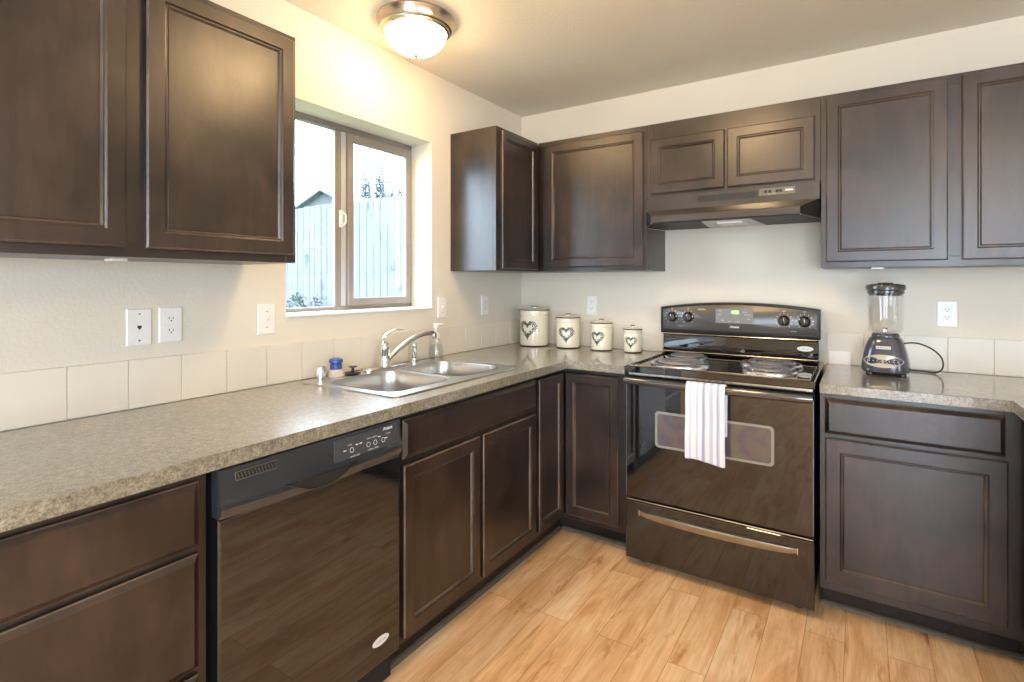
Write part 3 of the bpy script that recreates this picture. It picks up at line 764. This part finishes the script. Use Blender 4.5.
for cx, cy, r in ((1.205, -.515, .113), (1.172, -.275, .090), (1.565, -.285, .113), (1.588, -.51, .092)):
    z0 = RZ-.006
    b = MB().lathe([(r*.25, .002), (r*.7, .003), (r*.95, .010), (r*1.0, .014), (r*1.12, .015), (r*1.17, .010), (r*1.18, .0005), (r*.25, .0005)], (cx, cy, z0), 48, closed=True).build('drip_pan', plain('bright_drip_pan', (.80, .80, .82), .26, 1), u, 35)
    m = MB(); pts = []; turns = 4.2; N = 150
    for k in range(N+1):
        t = k/N; a = 2*PI*turns*t+1.2; rad = r*(.20+.76*t); pts.append((cx+rad*math.cos(a), cy+rad*math.sin(a), z0+.0205))
    m.tube(pts, .0046, 8, .8); m.build('coil_element', plain('dark_coil_metal', (.42, .42, .45), .35, .8) if 'dark_coil_metal' not in bpy.data.materials else bpy.data.materials['dark_coil_metal'], b, 50)
    m = MB()
    for a in (.5, .5+2*PI/3, .5+4*PI/3): m.tube([(cx, cy, z0+.0145), (cx+r*.97*math.cos(a), cy+r*.97*math.sin(a), z0+.0145)], .0022, 6)
    m.build('coil_support', 'chrome', b, 50)
# backguard
m = MB()
def bg_top(x): t = (x-(RX0-.012))/(RX1+.0-RX0+.012); return 1.173+.031*math.sin(PI*max(0, min(1, t)))**.8
bx0, bx1 = RX0-.016, RX1-.016
def arch(y, grow=0, z0=1.046):
    pts = [(bx0-grow, y, z0-grow)]+[(bx0-grow+(bx1-bx0+2*grow)*k/24, y, bg_top(bx0+(bx1-bx0)*k/24)+grow) for k in range(25)]+[(bx1+grow, y, z0-grow)]
    return pts
m.rings([arch(-.020, .004, 1.038), arch(-.088, .004, 1.038), arch(-.094, .0, 1.042), arch(-.094, -.006, 1.044), arch(-.092, -.007, 1.044)], True, True)
bgd = m.build('backguard', 'black_satin', u, 50)
m = MB(); m.rings([arch(-.0905, -.0085, 1.048), arch(-.0945, -.0085, 1.048), arch(-.0955, -.0095, 1.048)], True, True)
cp = m.build('control_panel', 'range_panel', u, 60)
m = MB().prism([(-.02, .920), (-.055, .922), (-.090, .930), (-.092, .938), (-.062, .945), (-.060, 1.022), (-.088, 1.030), (-.088, 1.036), (-.02, 1.036)], YZ, bx0+.004, bx1-.004, .0015)
m.build('backguard_lower', 'black_gloss', u)
m = MB(); m.tube([(bx0+.006, -.092, .934), (bx1-.006, -.092, .934)], .0028, 8); m.tube([(bx0+.006, -.089, 1.031), (bx1-.006, -.089, 1.031)], .0022, 8); m.build('backguard_trim', 'steel_trim', u, 40)
# clock display
m = MB(); m.box(1.276, 1.459, -.0975, -.094, 1.099, 1.175, .001); dsp = m.build('clock_display', 'display', u)
MB().text('4:28', .022, (1.372, -.0977, 1.157), (1, 0, 0), (0, 0, 1), (0, -1, 0), bold=.0008).build('clock_digits', 'led', dsp, recalc=False)
m = MB()
for s, sz, x, z in (('BAKE', .006, 1.297, 1.172), ('BROIL', .006, 1.297, 1.153), ('CLOCK', .006, 1.418, 1.168), ('OVEN TEMP', .0055, 1.432, 1.155), ('OFF', .008, 1.437, 1.132), ('TIMER', .006, 1.31, 1.123), ('START', .006, 1.345, 1.118), ('CANCEL', .006, 1.385, 1.118)):
    m = MB(); m.text(s, sz, (x, -.0977, z-.009), (1, 0, 0), (0, 0, 1), (0, -1, 0)); m.build('display_print', 'white', dsp, recalc=False)
m = MB()
m.text('Amana', .016, (1.368, -.0957, 1.081), (1, 0, 0), (0, 0, 1), (0, -1, 0), shear=.25, bold=.0006)
m.build('logo_lettering', 'silver', u, recalc=False); m = MB()
m.text('ELECTRIC', .009, (1.205, -.0957, 1.168), (1, 0, 0), (0, 0, 1), (0, -1, 0), bold=.0002)
m.build('panel_lettering', 'silver', u, recalc=False); m = MB()
m.text('SURFACE', .006, (1.09, -.0957, 1.075), (1, 0, 0), (0, 0, 1), (0, -1, 0)); m.build('panel_lettering', 'silver', u, recalc=False); m = MB(); m.text('SURFACE', .006, (1.643, -.0957, 1.071), (1, 0, 0), (0, 0, 1), (0, -1, 0))
KN = ((1.046, 1.124), (1.133, 1.125), (1.600, 1.122), (1.690, 1.121))
m.build('panel_lettering', 'silver', u, recalc=False)
for kx, kz in KN:
    m = MB()
    for k in range(11):
        a = math.radians(-140+28*k); p0 = Vector((kx+.034*math.sin(a), -.0957, kz+.034*math.cos(a))); p1 = Vector((kx+.039*math.sin(a), -.0957, kz+.039*math.cos(a)))
        d = (p1-p0).cross(Vector((0, 1, 0))).normalized()*.0011; m.faces_from([p0-d, p0+d, p1+d, p1-d], [(0, 1, 2, 3)])
    m.text('OFF', .008, (kx, -.0957, kz+.047), (1, 0, 0), (0, 0, 1), (0, -1, 0))
    m.build('dial_markings', 'silver', u, recalc=False)
Rk = Matrix.Rotation(PI/2, 4, 'X')
for kx, kz in KN:
    kb = MB().lathe([(0, 0), (.027, 0), (.027, .003), (.022, .006), (.0195, .018), (.018, .020), (0, .020)], (kx, -.0955, kz), 32, Rk).build('knob', 'black_gloss', u, 35)
    m = MB(); m.box(kx-.0042, kx+.0042, -.125, -.1155, kz-.018, kz+.018, .002, 2); m.build('grip', 'black_gloss', kb, 40)
    m = MB(); m.box(kx-.0008, kx+.0008, -.1256, -.1249, kz+.004, kz+.017); m.build('pointer', 'silver', kb)
# oval badge low on the right of the backguard
m = MB(); pts = [(1.690+.036*math.cos(a), .985+.0125*math.sin(a)) for a in [2*PI*k/28 for k in range(28)]]
m.rings([[(p, -.0605, q) for p, q in pts], [(p, -.0625, q) for p, q in pts]], True, True); bd = m.build('oval_badge', 'silver', u)
MB().text('DELUXE', .009, (1.690, -.0627, .985), (1, 0, 0), (0, 0, 1), (0, -1, 0)).build('badge_print', 'display', bd, recalc=False)
# vent strip between cooktop and door
MB().box(RX0+.006, RX1-.006, -.660, -.640, .880, .8945, .002).build('vent_strip', 'steel_trim', u)
# oven door
m = MB(); m.rings([rect_ring(FB(-.640), RX0, RX1, .316, .876, i, d) for i, d in ((0, 0), (0, .030), (.004, .036))], True, True)
od = m.build('oven_door', 'black_gloss', u)
def rr2(x0, x1, z0, z1, r, y): return [(p[0], y, p[1]) for p in rrect(x0, x1, z0, z1, r, 0)]
m = MB(); y = RF
m.rings([rr2(1.139, 1.627, .568, .731, .018, y-.0003), rr2(1.140, 1.626, .569, .730, .018, y-.0022), rr2(1.150, 1.616, .578, .721, .012, y-.0022), rr2(1.151, 1.615, .579, .720, .012, y-.0005)])
m.build('window_border', plain('pale_window_border', (.27, .27, .245), .3), od, 50)
m = MB(); m.rings([rr2(1.1505, 1.6155, .5785, .7205, .012, y-.0002), rr2(1.1505, 1.6155, .5785, .7205, .012, y-.0012)], True, True); m.build('window_glass', 'oven_glass', od)
m = MB()
m.tube([(RX0+.004, y-.001, .328), (RX0+.004, y-.001, .850)], .0016, 6); m.tube([(RX1-.004, y-.001, .328), (RX1-.004, y-.001, .850)], .0016, 6); m.tube([(RX0+.01, y-.001, .841), (RX1-.01, y-.001, .841)], .0022, 6)
m.build('door_trim', plain('grey_edge_trim', (.28, .28, .32), .25, .6), od, 40)
# handle bar
hp = [(-.700, .842), (-.716, .846), (-.724, .857), (-.724, .868), (-.716, .876), (-.700, .878), (-.694, .870), (-.694, .850)]
m = MB(); rs = []
for k in range(21):
    t = k/20; bow = .010*math.sin(PI*t)**.7
    rs.append([(RX0+.004+(RX1-RX0-.008)*t, yy+.008-bow, zz) for yy, zz in hp])
m.rings(rs, True, True); hn = m.build('oven_handle', plain('dark_glossy_handle', (.035, .035, .038), .1, .0, 2.2), u, 50)
m = MB()
for x0 in (RX0+.006, RX1-.046): m = MB(); m.box(x0, x0+.04, -.700, -.6755, .846, .874, .003); m.build('handle_mount', 'black_gloss', hn)
# storage drawer
m = MB(); m.rings([rect_ring(FB(-.640), RX0, RX1, .034, .302, i, d) for i, d in ((0, 0), (0, .032), (.004, .036))], True, True)
sd = m.build('storage_drawer', 'black_gloss', u)
m = MB(); m.tube([(RX0+.004, y, .3085), (RX1-.004, y, .3085)], .0028, 6); m.build('drawer_seam_trim', 'steel_trim', u, 40)
m = MB(); n = 24; A = []; 
for k in range(n+1):
    t = k/n; x = 1.068+.64*t; s = math.sin(PI*t)**.5
    A.append([(x, y+.002, .262), (x, y-.014*s-.002, .262-.002*s), (x, y-.016*s-.002, .256-.002*s), (x, y-.004*s-.001, .244-.020*s), (x, y+.002, .242-.020*s)])
m.rings(A, True, True); m.build('drawer_handle', plain('warm_metal_pull', (.40, .37, .31), .22, .9), sd, 40)
for xx in (1.066, 1.710): MB().tube([(xx, y-.003, .266), (xx, y-.003, .240)], .003, 6).build('handle_end', 'chrome', sd, 40)
for x in (RX0+.06, RX1-.06):
    m = MB().lathe([(0, 0), (.018, 0), (.018, .010), (.008, .014), (.008, .0455), (0, .0455)], (x, -.60, .0), 16); m.build('levelling_foot', 'black_satin', u, 35)
    m = MB().lathe([(0, 0), (.018, 0), (.018, .010), (.008, .014), (.008, .0455), (0, .0455)], (x, -.10, .0), 16); m.build('levelling_foot', 'black_satin', u, 35)

# towel over the handle
m = MB(); uvl = m.bm.loops.layers.uv.new('UVMap')
NU, path = 26, []
for k in range(9): path.append((-.684+.0006*k, .66+k*.0235))                       # behind the handle, short side
for k in range(7):
    a = math.radians(20+140*k/6); path.append((-.7085-.0225*-math.cos(a)*1, .872+.0135*math.sin(a)))
for k in range(24): path.append((-.7335-.0022*math.sin(k*.5), .868-(k+1)*.0128))
grid = []
for j, (yy, zz) in enumerate(path):
    row = []
    for i in range(NU+1):
        t = i/NU; x = 1.290+.160*t+(.002*(j-16)/24 if j > 16 else 0)*(2*t-1)
        fall = max(0, (j-15)/24)
        w = (.0045*math.sin(t*9+.4)+.003*math.sin(t*21+1))*fall
        sag = (.010*t-.004*math.sin(t*5))*fall if j > 15 else 0
        row.append(m.bm.verts.new((x, yy-abs(w)-.002*fall, zz-sag)))
    grid.append(row)
L = len(path)
for j in range(L-1):
    for i in range(NU):
        f = m.bm.faces.new((grid[j][i], grid[j][i+1], grid[j+1][i+1], grid[j+1][i]))
        for lp, (a, b) in zip(f.loops, ((i, j), (i+1, j), (i+1, j+1), (i, j+1))): lp[uvl].uv = (a/NU, b/L)
tw = m.build('dish_towel', 'towel', None, 80)
tag(tw, 'white dish towel with grey stripes hanging over the oven handle', 'towel')
sm = tw.modifiers.new('thick', 'SOLIDIFY'); sm.thickness = .0035; sm.offset = 0
ss = tw.modifiers.new('sub', 'SUBSURF'); ss.levels = 1; ss.render_levels = 1

# ---------------------------------------------------------------- range hood
u = thing('range_hood', 'dark under-cabinet range hood with slotted vents over the stove', 'range hood', (1.374, -.25, 1.6))
hx0, hx1 = XS+.003, XE-.003
m = MB()
m.box(hx0, hx1, -.330, -.313, 1.684, 1.761, .001)
m.box(hx0, hx1, -.313, -.002, 1.752, 1.761)
for a, b in ((hx0, hx0+.006), (hx1-.006, hx1)):
    m.prism([(-.002, 1.752), (-.313, 1.752), (-.330, 1.684), (-.330, 1.598), (-.002, 1.612)], YZ, a, b)
m.box(hx0+.006, hx1-.006, -.012, -.002, 1.612, 1.752)
m.build('shell', 'hood', u)
m = MB()    # slanted visor, narrower towards its lip
def quadslab(P, off): 
    Q = [tuple(Vector(p)+Vector(off)) for p in P]; m.rings([P, Q], True, True)
quadslab([(hx0+.002, -.330, 1.685), (hx1-.002, -.330, 1.685), (1.702, -.466, 1.640), (1.052, -.466, 1.640)], (0, .004, -.006))
m.box(1.052, 1.702, -.474, -.466, 1.606, 1.640, .002)
m.build('visor', 'hood', u)
for sx, lx in ((hx0, 1.053), (hx1, 1.701)):
    m = MB(); P = [(sx, -.330, 1.684), (lx, -.466, 1.640), (lx, -.466, 1.606), (sx, -.330, 1.598)]
    m.rings([P, [(a, b+.003, c) for a, b, c in P]], True, True); m.build('visor_end', 'black_satin', u)
m = MB(); m.tube([(1.702, -.470, 1.606), (hx1-.003, -.332, 1.597), (hx1-.003, -.03, 1.611)], .003, 6); m.tube([(1.052, -.470, 1.606), (hx0+.003, -.332, 1.597), (hx0+.003, -.03, 1.611)], .003, 6); m.build('lower_edge', 'steel_trim', u, 40)
def uz(y): return 1.602+(.462+y)*.022
def under(P, t0, t1): m = MB(); m.rings([[(x, y, uz(y)-t0) for x, y in P], [(x, y, uz(y)-t1) for x, y in P]], True, True); return m
under([(hx0+.006, -.012), (hx1-.006, -.012), (hx1-.006, -.328), (1.70, -.462), (1.055, -.462), (hx0+.006, -.328)], -.006, 0).build('filter', 'hood_in', u)
under([(1.285, -.43), (1.500, -.43), (1.510, -.05), (1.235, -.05)], 0, .003).build('light_lens', 'lens', u)
under([(1.345, -.38), (1.455, -.38), (1.460, -.22), (1.335, -.22)], .003, .010).build('bulb_cover', 'white', u)
m = MB()
for a, b in ((1.238, 1.325), (1.333, 1.418), (1.426, 1.512)): m.box(a, b, -.3312, -.3298, 1.712, 1.744)
vt = m.build('vent_grille', 'hood_in', u)
m = MB()
for a, b in ((1.238, 1.325), (1.333, 1.418), (1.426, 1.512)):
    for k in range(6): m.box(a+.002, b-.002, -.3322, -.3310, 1.7145+k*.005, 1.7165+k*.005)
m.build('vent_slats', plain('grey_slats', (.035, .035, .036), .5), vt)
m = MB(); m.box(1.520, 1.672, -.3325, -.3298, 1.716, 1.750, .001); c_ = m.build('switch_plate', plain('warm_metal_plate', (.16, .145, .12), .4, .3), u)
m = MB()
for x in (1.548, 1.567, 1.597, 1.612): m.box(x-.006, x+.006, -.337, -.3325, 1.728, 1.740, .001)
m.build('rocker_switch', 'black_gloss', c_)
m = MB(); m.text('VENT  LIGHT', .006, (1.575, -.3328, 1.722), (1, 0, 0), (0, 0, 1), (0, -1, 0)); m.box(1.630, 1.662, -.3332, -.3325, 1.731, 1.739); m.build('switch_print', 'silver', c_, recalc=False)

# ---------------------------------------------------------------- canisters
def canister(cx, cy, r, h, label, aim):
    c = (cx, cy, CT+.0008)
    u = thing('canister', label, 'canister', c, 'cream heart canisters in descending size')
    MB().lathe([(0, 0), (r*.93, 0), (r*.97, .004), (r*.985, .012), (r*.985, h*.82), (r*.965, h*.835), (r*.965, h*.85), (r*1.0, h*.87), (r*1.0, h*.985), (r*.97, h), (0, h)], c, 56).build('jar', 'cream', u, 35)
    MB().lathe([(r*.93, 0.0), (r*.972, .0018), (r*.99, .0055), (r*.972, .0055)], c, 56, closed=True).build('base_line', 'rim', u, 35)
    lid = MB().lathe([(0, h), (r*1.03, h), (r*1.05, h+.003), (r*1.03, h+.006), (r*.7, h+.010), (r*.22, h+.012), (r*.15, h+.014), (r*.14, h+.018), (r*.22, h+.022), (r*.20, h+.025), (0, h+.026)], c, 56).build('lid', 'cream', u, 35)
    m = MB(); m.lathe([(r*1.045, h), (r*1.07, h+.002), (r*1.065, h+.0055), (r*1.03, h+.006)], c, 56); m.lathe([(r*.215, h+.0215), (r*.24, h+.0235), (r*.205, h+.0255)], c, 24)
    m.build('rim_line', 'rim', lid, 60)
    # leafy heart wrapped on the jar wall
    m = MB(); rs = random.Random(3); R = r*.985+.0009; sc = min(h*.32, r*.70); zc = h*.47
    def put(x, z): a = aim+x/R; return (c[0]+R*math.cos(a), c[1]+R*math.sin(a), c[2]+zc+z)
    for k in range(44):
        t = 2*PI*k/44
        hx = 16*math.sin(t)**3/17; hz = (13*math.cos(t)-5*math.cos(2*t)-2*math.cos(3*t)-math.cos(4*t))/17
        for q in range(3):
            kk = .96-.17*q+rs.uniform(-.04, .04)
            if q == 2 and k % 3 == 0: continue
            x, z = hx*sc*kk, hz*sc*kk+.08*sc; a = t*1.3+rs.uniform(-.8, .8)+q; l, w = sc*.115, sc*.055
            pts = []
            for e in range(8):
                b = 2*PI*e/8; ex, ez = l*math.cos(b), w*math.sin(b)*(1-.3*abs(math.cos(b)))
                pts.append(put(-(x+ex*math.cos(a)-ez*math.sin(a)), z+ex*math.sin(a)+ez*math.cos(a)))
            m.faces_from(pts, [tuple(range(8))])
    m.build('heart_motif', 'leaf_ink', u)
aim = lambda x, y: math.atan2(-3.04-y, 1.91-x)-.28
canister(.178, -.130, .092, .224, 'largest cream canister with a leafy heart, in the corner', aim(.172, -.135)-.22)
canister(.410, -.115, .074, .182, 'second largest cream heart canister, next to the corner one', aim(.408, -.115)+.12)
canister(.634, -.118, .0635, .158, 'third cream heart canister, second from the range', aim(.632, -.12)-.15)
canister(.826, -.115, .0515, .129, 'smallest cream heart canister, beside the range', aim(.826, -.115)+.05)

# ---------------------------------------------------------------- blender
c = Vector((2.008, -.225, CT+.001))
u = thing('countertop_blender', 'slate blue countertop blender with a clear glass jar', 'blender', c)
Rz = Matrix.Rotation(math.radians(-8), 4, 'Z')
m = MB().lathe([(0, .012), (.078, .012), (.085, .016), (.087, .028), (.085, .05), (.077, .095), (.066, .135), (.060, .150), (.056, .158), (.050, .162), (0, .162)], c, 56, Rz, power=3.2)
m.build('motor_base', 'blender_base', u, 40)
for a in (.78, 2.35, 3.93, 5.5): MB().lathe([(0, 0), (.014, 0), (.015, .004), (.013, .0125), (0, .0125)], (c.x+.080*math.cos(a), c.y+.080*math.sin(a), c.z), 14).build('foot', 'black_satin', u, 35)
MB().lathe([(0, .004), (.070, .004), (.072, .0125), (0, .0125)], c, 40, Rz, power=3).build('base_ring', 'black_satin', u, 40)
# button panel on the front
def front(x, z, e=.0):
    # front surface of the squared base at height z, offset x sideways
    pr = [(.016, .085), (.028, .087), (.05, .085), (.095, .077), (.135, .066), (.150, .060), (.158, .056)]
    for (za, ra), (zb, rb) in zip(pr, pr[1:]):
        if za <= z <= zb: r = ra+(rb-ra)*(z-za)/(zb-za); break
    else: r = .085
    xx = min(abs(x)/r, .98); yy = r*(1-xx**3.2)**(1/3.2)
    return c+Rz @ Vector((x, -yy-e, z))
def patch(m, pts, e0, e1):
    m.rings([[front(x, z, e0) for x, z in pts], [front(x, z, e1) for x, z in pts]], False, False)
    V = [m.bm.verts.new(front(x, z, e1)) for x, z in pts]; cv = m.bm.verts.new(front(sum(p[0] for p in pts)/len(pts), sum(p[1] for p in pts)/len(pts), e1))
    for i in range(len(V)): m.bm.faces.new((V[i], V[(i+1) % len(V)], cv))
m = MB(); pts = []
for k in range(40):
    a = 2*PI*k/40; pts.append((.071*math.copysign(abs(math.cos(a))**.9, math.cos(a)), .064+.027*math.copysign(abs(math.sin(a))**1.25, math.sin(a))))
patch(m, pts, -.004, .0022); m.build('button_panel', 'button_panel', u, 50)
m = MB(); patch(m, [(-.026, .114), (.026, .114), (.026, .126), (-.026, .126)], -.001, .0015); bp = m.build('name_plate', 'silver', u)
o_ = front(0, .120, .0018); m = MB(); m.text('Hamilton Beach', .0072, o_, Rz @ Vector((1, 0, 0)), (0, 0, 1), Rz @ Vector((0, -1, 0)), bold=.0001); m.build('plate_print', 'slot', bp, recalc=False)
for k in range(8):
    x = -.049+.014*k; p = front(x, .064, .004)
    m = MB(); m.box(p.x-.0038, p.x+.0038, p.y-.006-.003*math.cos(x*25), p.y+.003, p.z-.008, p.z+.006, .0015, 2); m.build('button', 'black_gloss', u, 40)
m = MB().lathe([(0, .158), (.050, .158), (.051, .166), (.050, .172), (.045, .178), (0, .178)], c, 40, Rz); m.build('jar_collar', 'blender_base', u, 40)
# glass jar with ribs, thick wall
m = MB(); rings = []
def jr(r, z, amp):
    o = []
    for k in range(72):
        a = 2*PI*k/72; rr_ = r*(1+amp*(.5+.5*math.cos(8*a))); o.append(tuple(c+Vector((rr_*math.cos(a), rr_*math.sin(a), z))))
    return o
for r, z, amp in ((.040, .176, 0), (.054, .182, .0), (.060, .195, .03), (.062, .25, .04), (.064, .32, .03), (.0645, .348, .0), (.0605, .348, 0), (.059, .32, .02), (.057, .25, .03), (.055, .197, .02), (.048, .187, 0), (.036, .184, 0)): rings.append(jr(r, z, amp))
m.rings(rings, True, True); m.build('glass_jar', 'jar_glass', u, 50)
m = MB()
for a in (.3, 1.87, 3.44, 5.01):
    d = Vector((math.cos(a), math.sin(a), 0)); s = Vector((-math.sin(a), math.cos(a), 0))*.006
    p = c+Vector((0, 0, .192)); m.faces_from([p-s, p+s, p+d*.026+Vector((0, 0, .012))], [(0, 1, 2)])
m.lathe([(0, .184), (.010, .184), (.008, .194), (0, .195)], c, 16); m.build('blade', 'chrome', u)
m = MB(); hd = Rz @ Vector((.35, .94, 0))
pts = [c+hd*.060+Vector((0, 0, .335)), c+hd*.085+Vector((0, 0, .335)), c+hd*.098+Vector((0, 0, .315)), c+hd*.097+Vector((0, 0, .25)), c+hd*.085+Vector((0, 0, .222)), c+hd*.060+Vector((0, 0, .215))]
m.tube(pts, .008, 12, .8); m.build('jar_handle', 'jar_glass', u, 50)
m = MB().lathe([(.058, .340), (.0645, .3485), (.067, .350), (.067, .362), (.072, .366), (.073, .378), (.070, .386), (.050, .3915), (.028, .392), (.026, .396), (0, .397)], c, 56); m.build('lid', plain('smoky_black_lid', (.05, .05, .05), .18, ior=1.6), u, 35)
# cord
pts = [Vector((2.070, -.20, 1.048))]; ctrl = [(2.070, -.20, 1.048), (2.13, -.15, 1.055), (2.195, -.10, 1.02), (2.215, -.085, .965), (2.195, -.10, .924), (2.14, -.16, .9185), (2.09, -.22, .918), (2.06, -.14, .918), (2.10, -.08, .9185), (2.14, -.02, .925)]
ctrl = [(2.066, -.20, 1.048), (2.12, -.17, 1.050), (2.175, -.14, 1.025), (2.210, -.12, .985), (2.212, -.12, .942), (2.19, -.10, .9195), (2.15, -.08, .9185), (2.10, -.07, .9185), (2.06, -.06, .9185), (2.00, -.05, .9185)]
def catmull(P, n=6):
    P = [Vector(p) for p in P]; out = []
    for i in range(len(P)-1):
        a = P[max(i-1, 0)]; b = P[i]; d = P[i+1]; e = P[min(i+2, len(P)-1)]
        for k in range(n):
            t = k/n; out.append(.5*((2*b)+(d-a)*t+(2*a-5*b+4*d-e)*t*t+(3*b-a-3*d+e)*t**3))
    out.append(P[-1]); return out
m = MB().tube(catmull(ctrl), .0032, 8)
m.build('power_cord', 'cord', u, 50)

# ---------------------------------------------------------------- ceiling lights
def ceiling_light(x, y, label, power=1.0):
    c = (x, y, H)
    u = thing('ceiling_light', label, 'ceiling light', c)
    R = .163
    MB().lathe([(0, -.001), (R, -.001), (R+.003, -.008), (R, -.014), (R-.010, -.030), (R-.012, -.046), (R-.020, -.050), (R-.022, -.056), (R-.032, -.060), (R-.036, -.054), (R-.036, -.004)], c, 72).build('trim_ring', 'nickel', u, 30)
    pr = []
    for k in range(15):
        a = PI/2*k/14; pr.append(((R-.034)*math.cos(a) if k < 14 else 0, -.052-.098*math.sin(a)))
    MB().lathe(pr, c, 56).build('glass_dome', 'dome' if power == 1 else emis('lit_frosted_glass_brighter', LAMP_WARM, LAMP_POWER*power), u, 60)
    MB().lathe([(0, -.148), (.010, -.1495), (.012, -.154), (.007, -.158), (.006, -.162), (0, -.164)], c, 20).build('finial', 'nickel', u, 40)
    return u
ceiling_light(.33, -1.37, 'lit flush dome ceiling light with a bronze-nickel ring near the window wall')
ceiling_light(1.3, -1.62, 'lit flush dome ceiling light over the middle of the kitchen, above the frame', 2.0)
ceiling_light(3.0, -4.9, 'added unseen dome ceiling light behind the camera, warm fill for the room', 4.5)  # unseen lamp added to raise the warm ambient light

# ---------------------------------------------------------------- outdoors
GZ = .2
struct(MB().box(-120, -.2, -30, 120, GZ-.1, GZ).build('ground', 'grass'))
u = thing('board_fence', 'tall pale vertical-board fence seen through the kitchen window', 'fence', (-4, .87, GZ))
m = MB(); x = -.35; rs = random.Random(5)
while x > -9:
    w = .108+rs.uniform(-.008, .008); y = .86+rs.uniform(-.003, .003)
    m.box(x-w, x-.007, y, y+.016, GZ+.03, 2.205+rs.uniform(-.008, .008), .002); x -= w
m.build('board_panel', 'fence', u)
m = MB(); m.box(-9, -.35, .88, .92, .5, .59); m.box(-9, -.35, .88, .92, 1.8, 1.89); m.build('rail', 'fence', u)
for x in (-.5, -2.9, -5.3, -7.7): MB().box(x-.045, x+.045, .921, 1.01, GZ, 2.15, .003).build('post', 'fence', u)
# neighbour house
u = thing('neighbour_house', 'grey gabled house roof showing above the fence', 'house', (-19.5, 12.8, GZ))
hm = Matrix.Translation((-19.1, 13.0, 0)) @ Matrix.Rotation(math.radians(9), 4, 'Z')
W_, Lh, ez, pz = 3.4, 9.0, 4.1, 5.75
m = MB(); pr = [(-W_, GZ), (W_, GZ), (W_, ez), (0, pz-.1), (-W_, ez)]
m.prism(pr, lambda p, q, t: tuple(hm @ Vector((p, t, q))), 0, Lh); m.build('wall', 'siding', u)
m = MB()
for sg in (-1, 1):
    P = [(0, pz), (sg*(W_+.35), ez-.15), (sg*(W_+.35), ez-.27), (0, pz-.12)]
    m.prism(P, lambda p, q, t: tuple(hm @ Vector((p, t, q))), -.35, Lh+.35)
m.build('roof', 'roof', u)
# shrub at the foot of the fence
m = MB(); rs = random.Random(11)
for k in range(2600):
    a = rs.uniform(0, 2*PI); zz = rs.uniform(0, 1); r = .42*math.sqrt(rs.uniform(0, 1))*(1-.55*zz)
    p = Vector((-3.15+r*math.cos(a)*1.7, .55+r*math.sin(a)*.6, GZ+.03+zz*(.88+.10*math.sin(a*3))))
    d = Vector((rs.uniform(-1, 1), rs.uniform(-1, 1), rs.uniform(-.2, 1))).normalized()*.03; s = d.cross(Vector((rs.uniform(-1, 1), rs.uniform(-1, 1), 1))).normalized()*.011
    m.faces_from([p-d, p+s, p+d, p-s], [(0, 1, 2, 3)])
u = thing('garden_shrub', 'low leafy shrub growing at the foot of the fence', 'shrub', (-3.15, .55, GZ))
m.build('foliage', 'leaf', u)
m = MB()
for k in range(7):
    a = k*.9; m.tube([(-3.15+.05*math.cos(a), .55+.04*math.sin(a), GZ), (-3.15+.35*math.cos(a), .55+.15*math.sin(a), GZ+.6)], [.010, .004], 6)
m.build('stem', 'bark', u)
# firs
def fir(hgt, seed):
    u = thing('fir_tree', 'x', 'tree', (0, 0, 0))
    m = MB().tube([(0, 0, 0), (0, 0, hgt)], [.22, .03], 8); m.build('trunk', 'bark', u, 60)
    rs = random.Random(seed); m = MB(); z = hgt*.12
    while z < hgt*.985:
        f = 1-z/hgt; L_ = (.35+hgt*.23*f**.85); nb = 9 if f > .1 else 5
        for k in range(nb):
            a = 2*PI*k/nb+rs.uniform(-.3, .3); l = L_*rs.uniform(.6, 1.1); d = Vector((math.cos(a), math.sin(a), 0)); s = Vector((-math.sin(a), math.cos(a), 0))
            b = Vector((0, 0, z)); tip = b+d*l+Vector((0, 0, -.28*l+.1)); mid = b+d*l*.5+Vector((0, 0, -.03*l)); w = l*.14
            m.faces_from([b, mid+s*w+Vector((0, 0, -.12)), tip, mid-s*w+Vector((0, 0, -.12)), mid+Vector((0, 0, .10))], [(0, 1, 4), (1, 2, 4), (2, 3, 4), (3, 0, 4)])
        z += hgt*.020
    m.build('foliage', 'fir', u); return u
base = fir(11.5, 2)
CP = Vector(cam.location); rv = Vector((math.cos(.5798), math.sin(.5798), 0)); fv = Vector((-math.sin(.5798), math.cos(.5798), 0))
specs = [(366, 169, 42, 'fir tree left of the tallest fir, above the fence in the window'), (380, 163, 50, 'tallest fir tree showing above the fence in the window'),
         (391, 180, 66, 'short fir tree right of the tallest fir, above the fence'), (401, 178, 80, 'rightmost fir tree at the edge of the window'), (350, 184, 100, 'fir tree standing farthest left, next to the house roof')]
for i, (pxx, pyy, t, lab) in enumerate(specs):
    o = base if i == 0 else copy_tree(base)
    p = CP+(fv+rv*((pxx-512)/F))*t; top = CP.z+(283.5-pyy)/F*t
    o.location = (p.x, p.y, GZ); k = (top-GZ)/11.5; o.scale = (k*.8, k*.8, k); o.rotation_euler.z = i*1.3
    o['label'] = lab; o['group'] = 'firs beyond the fence'
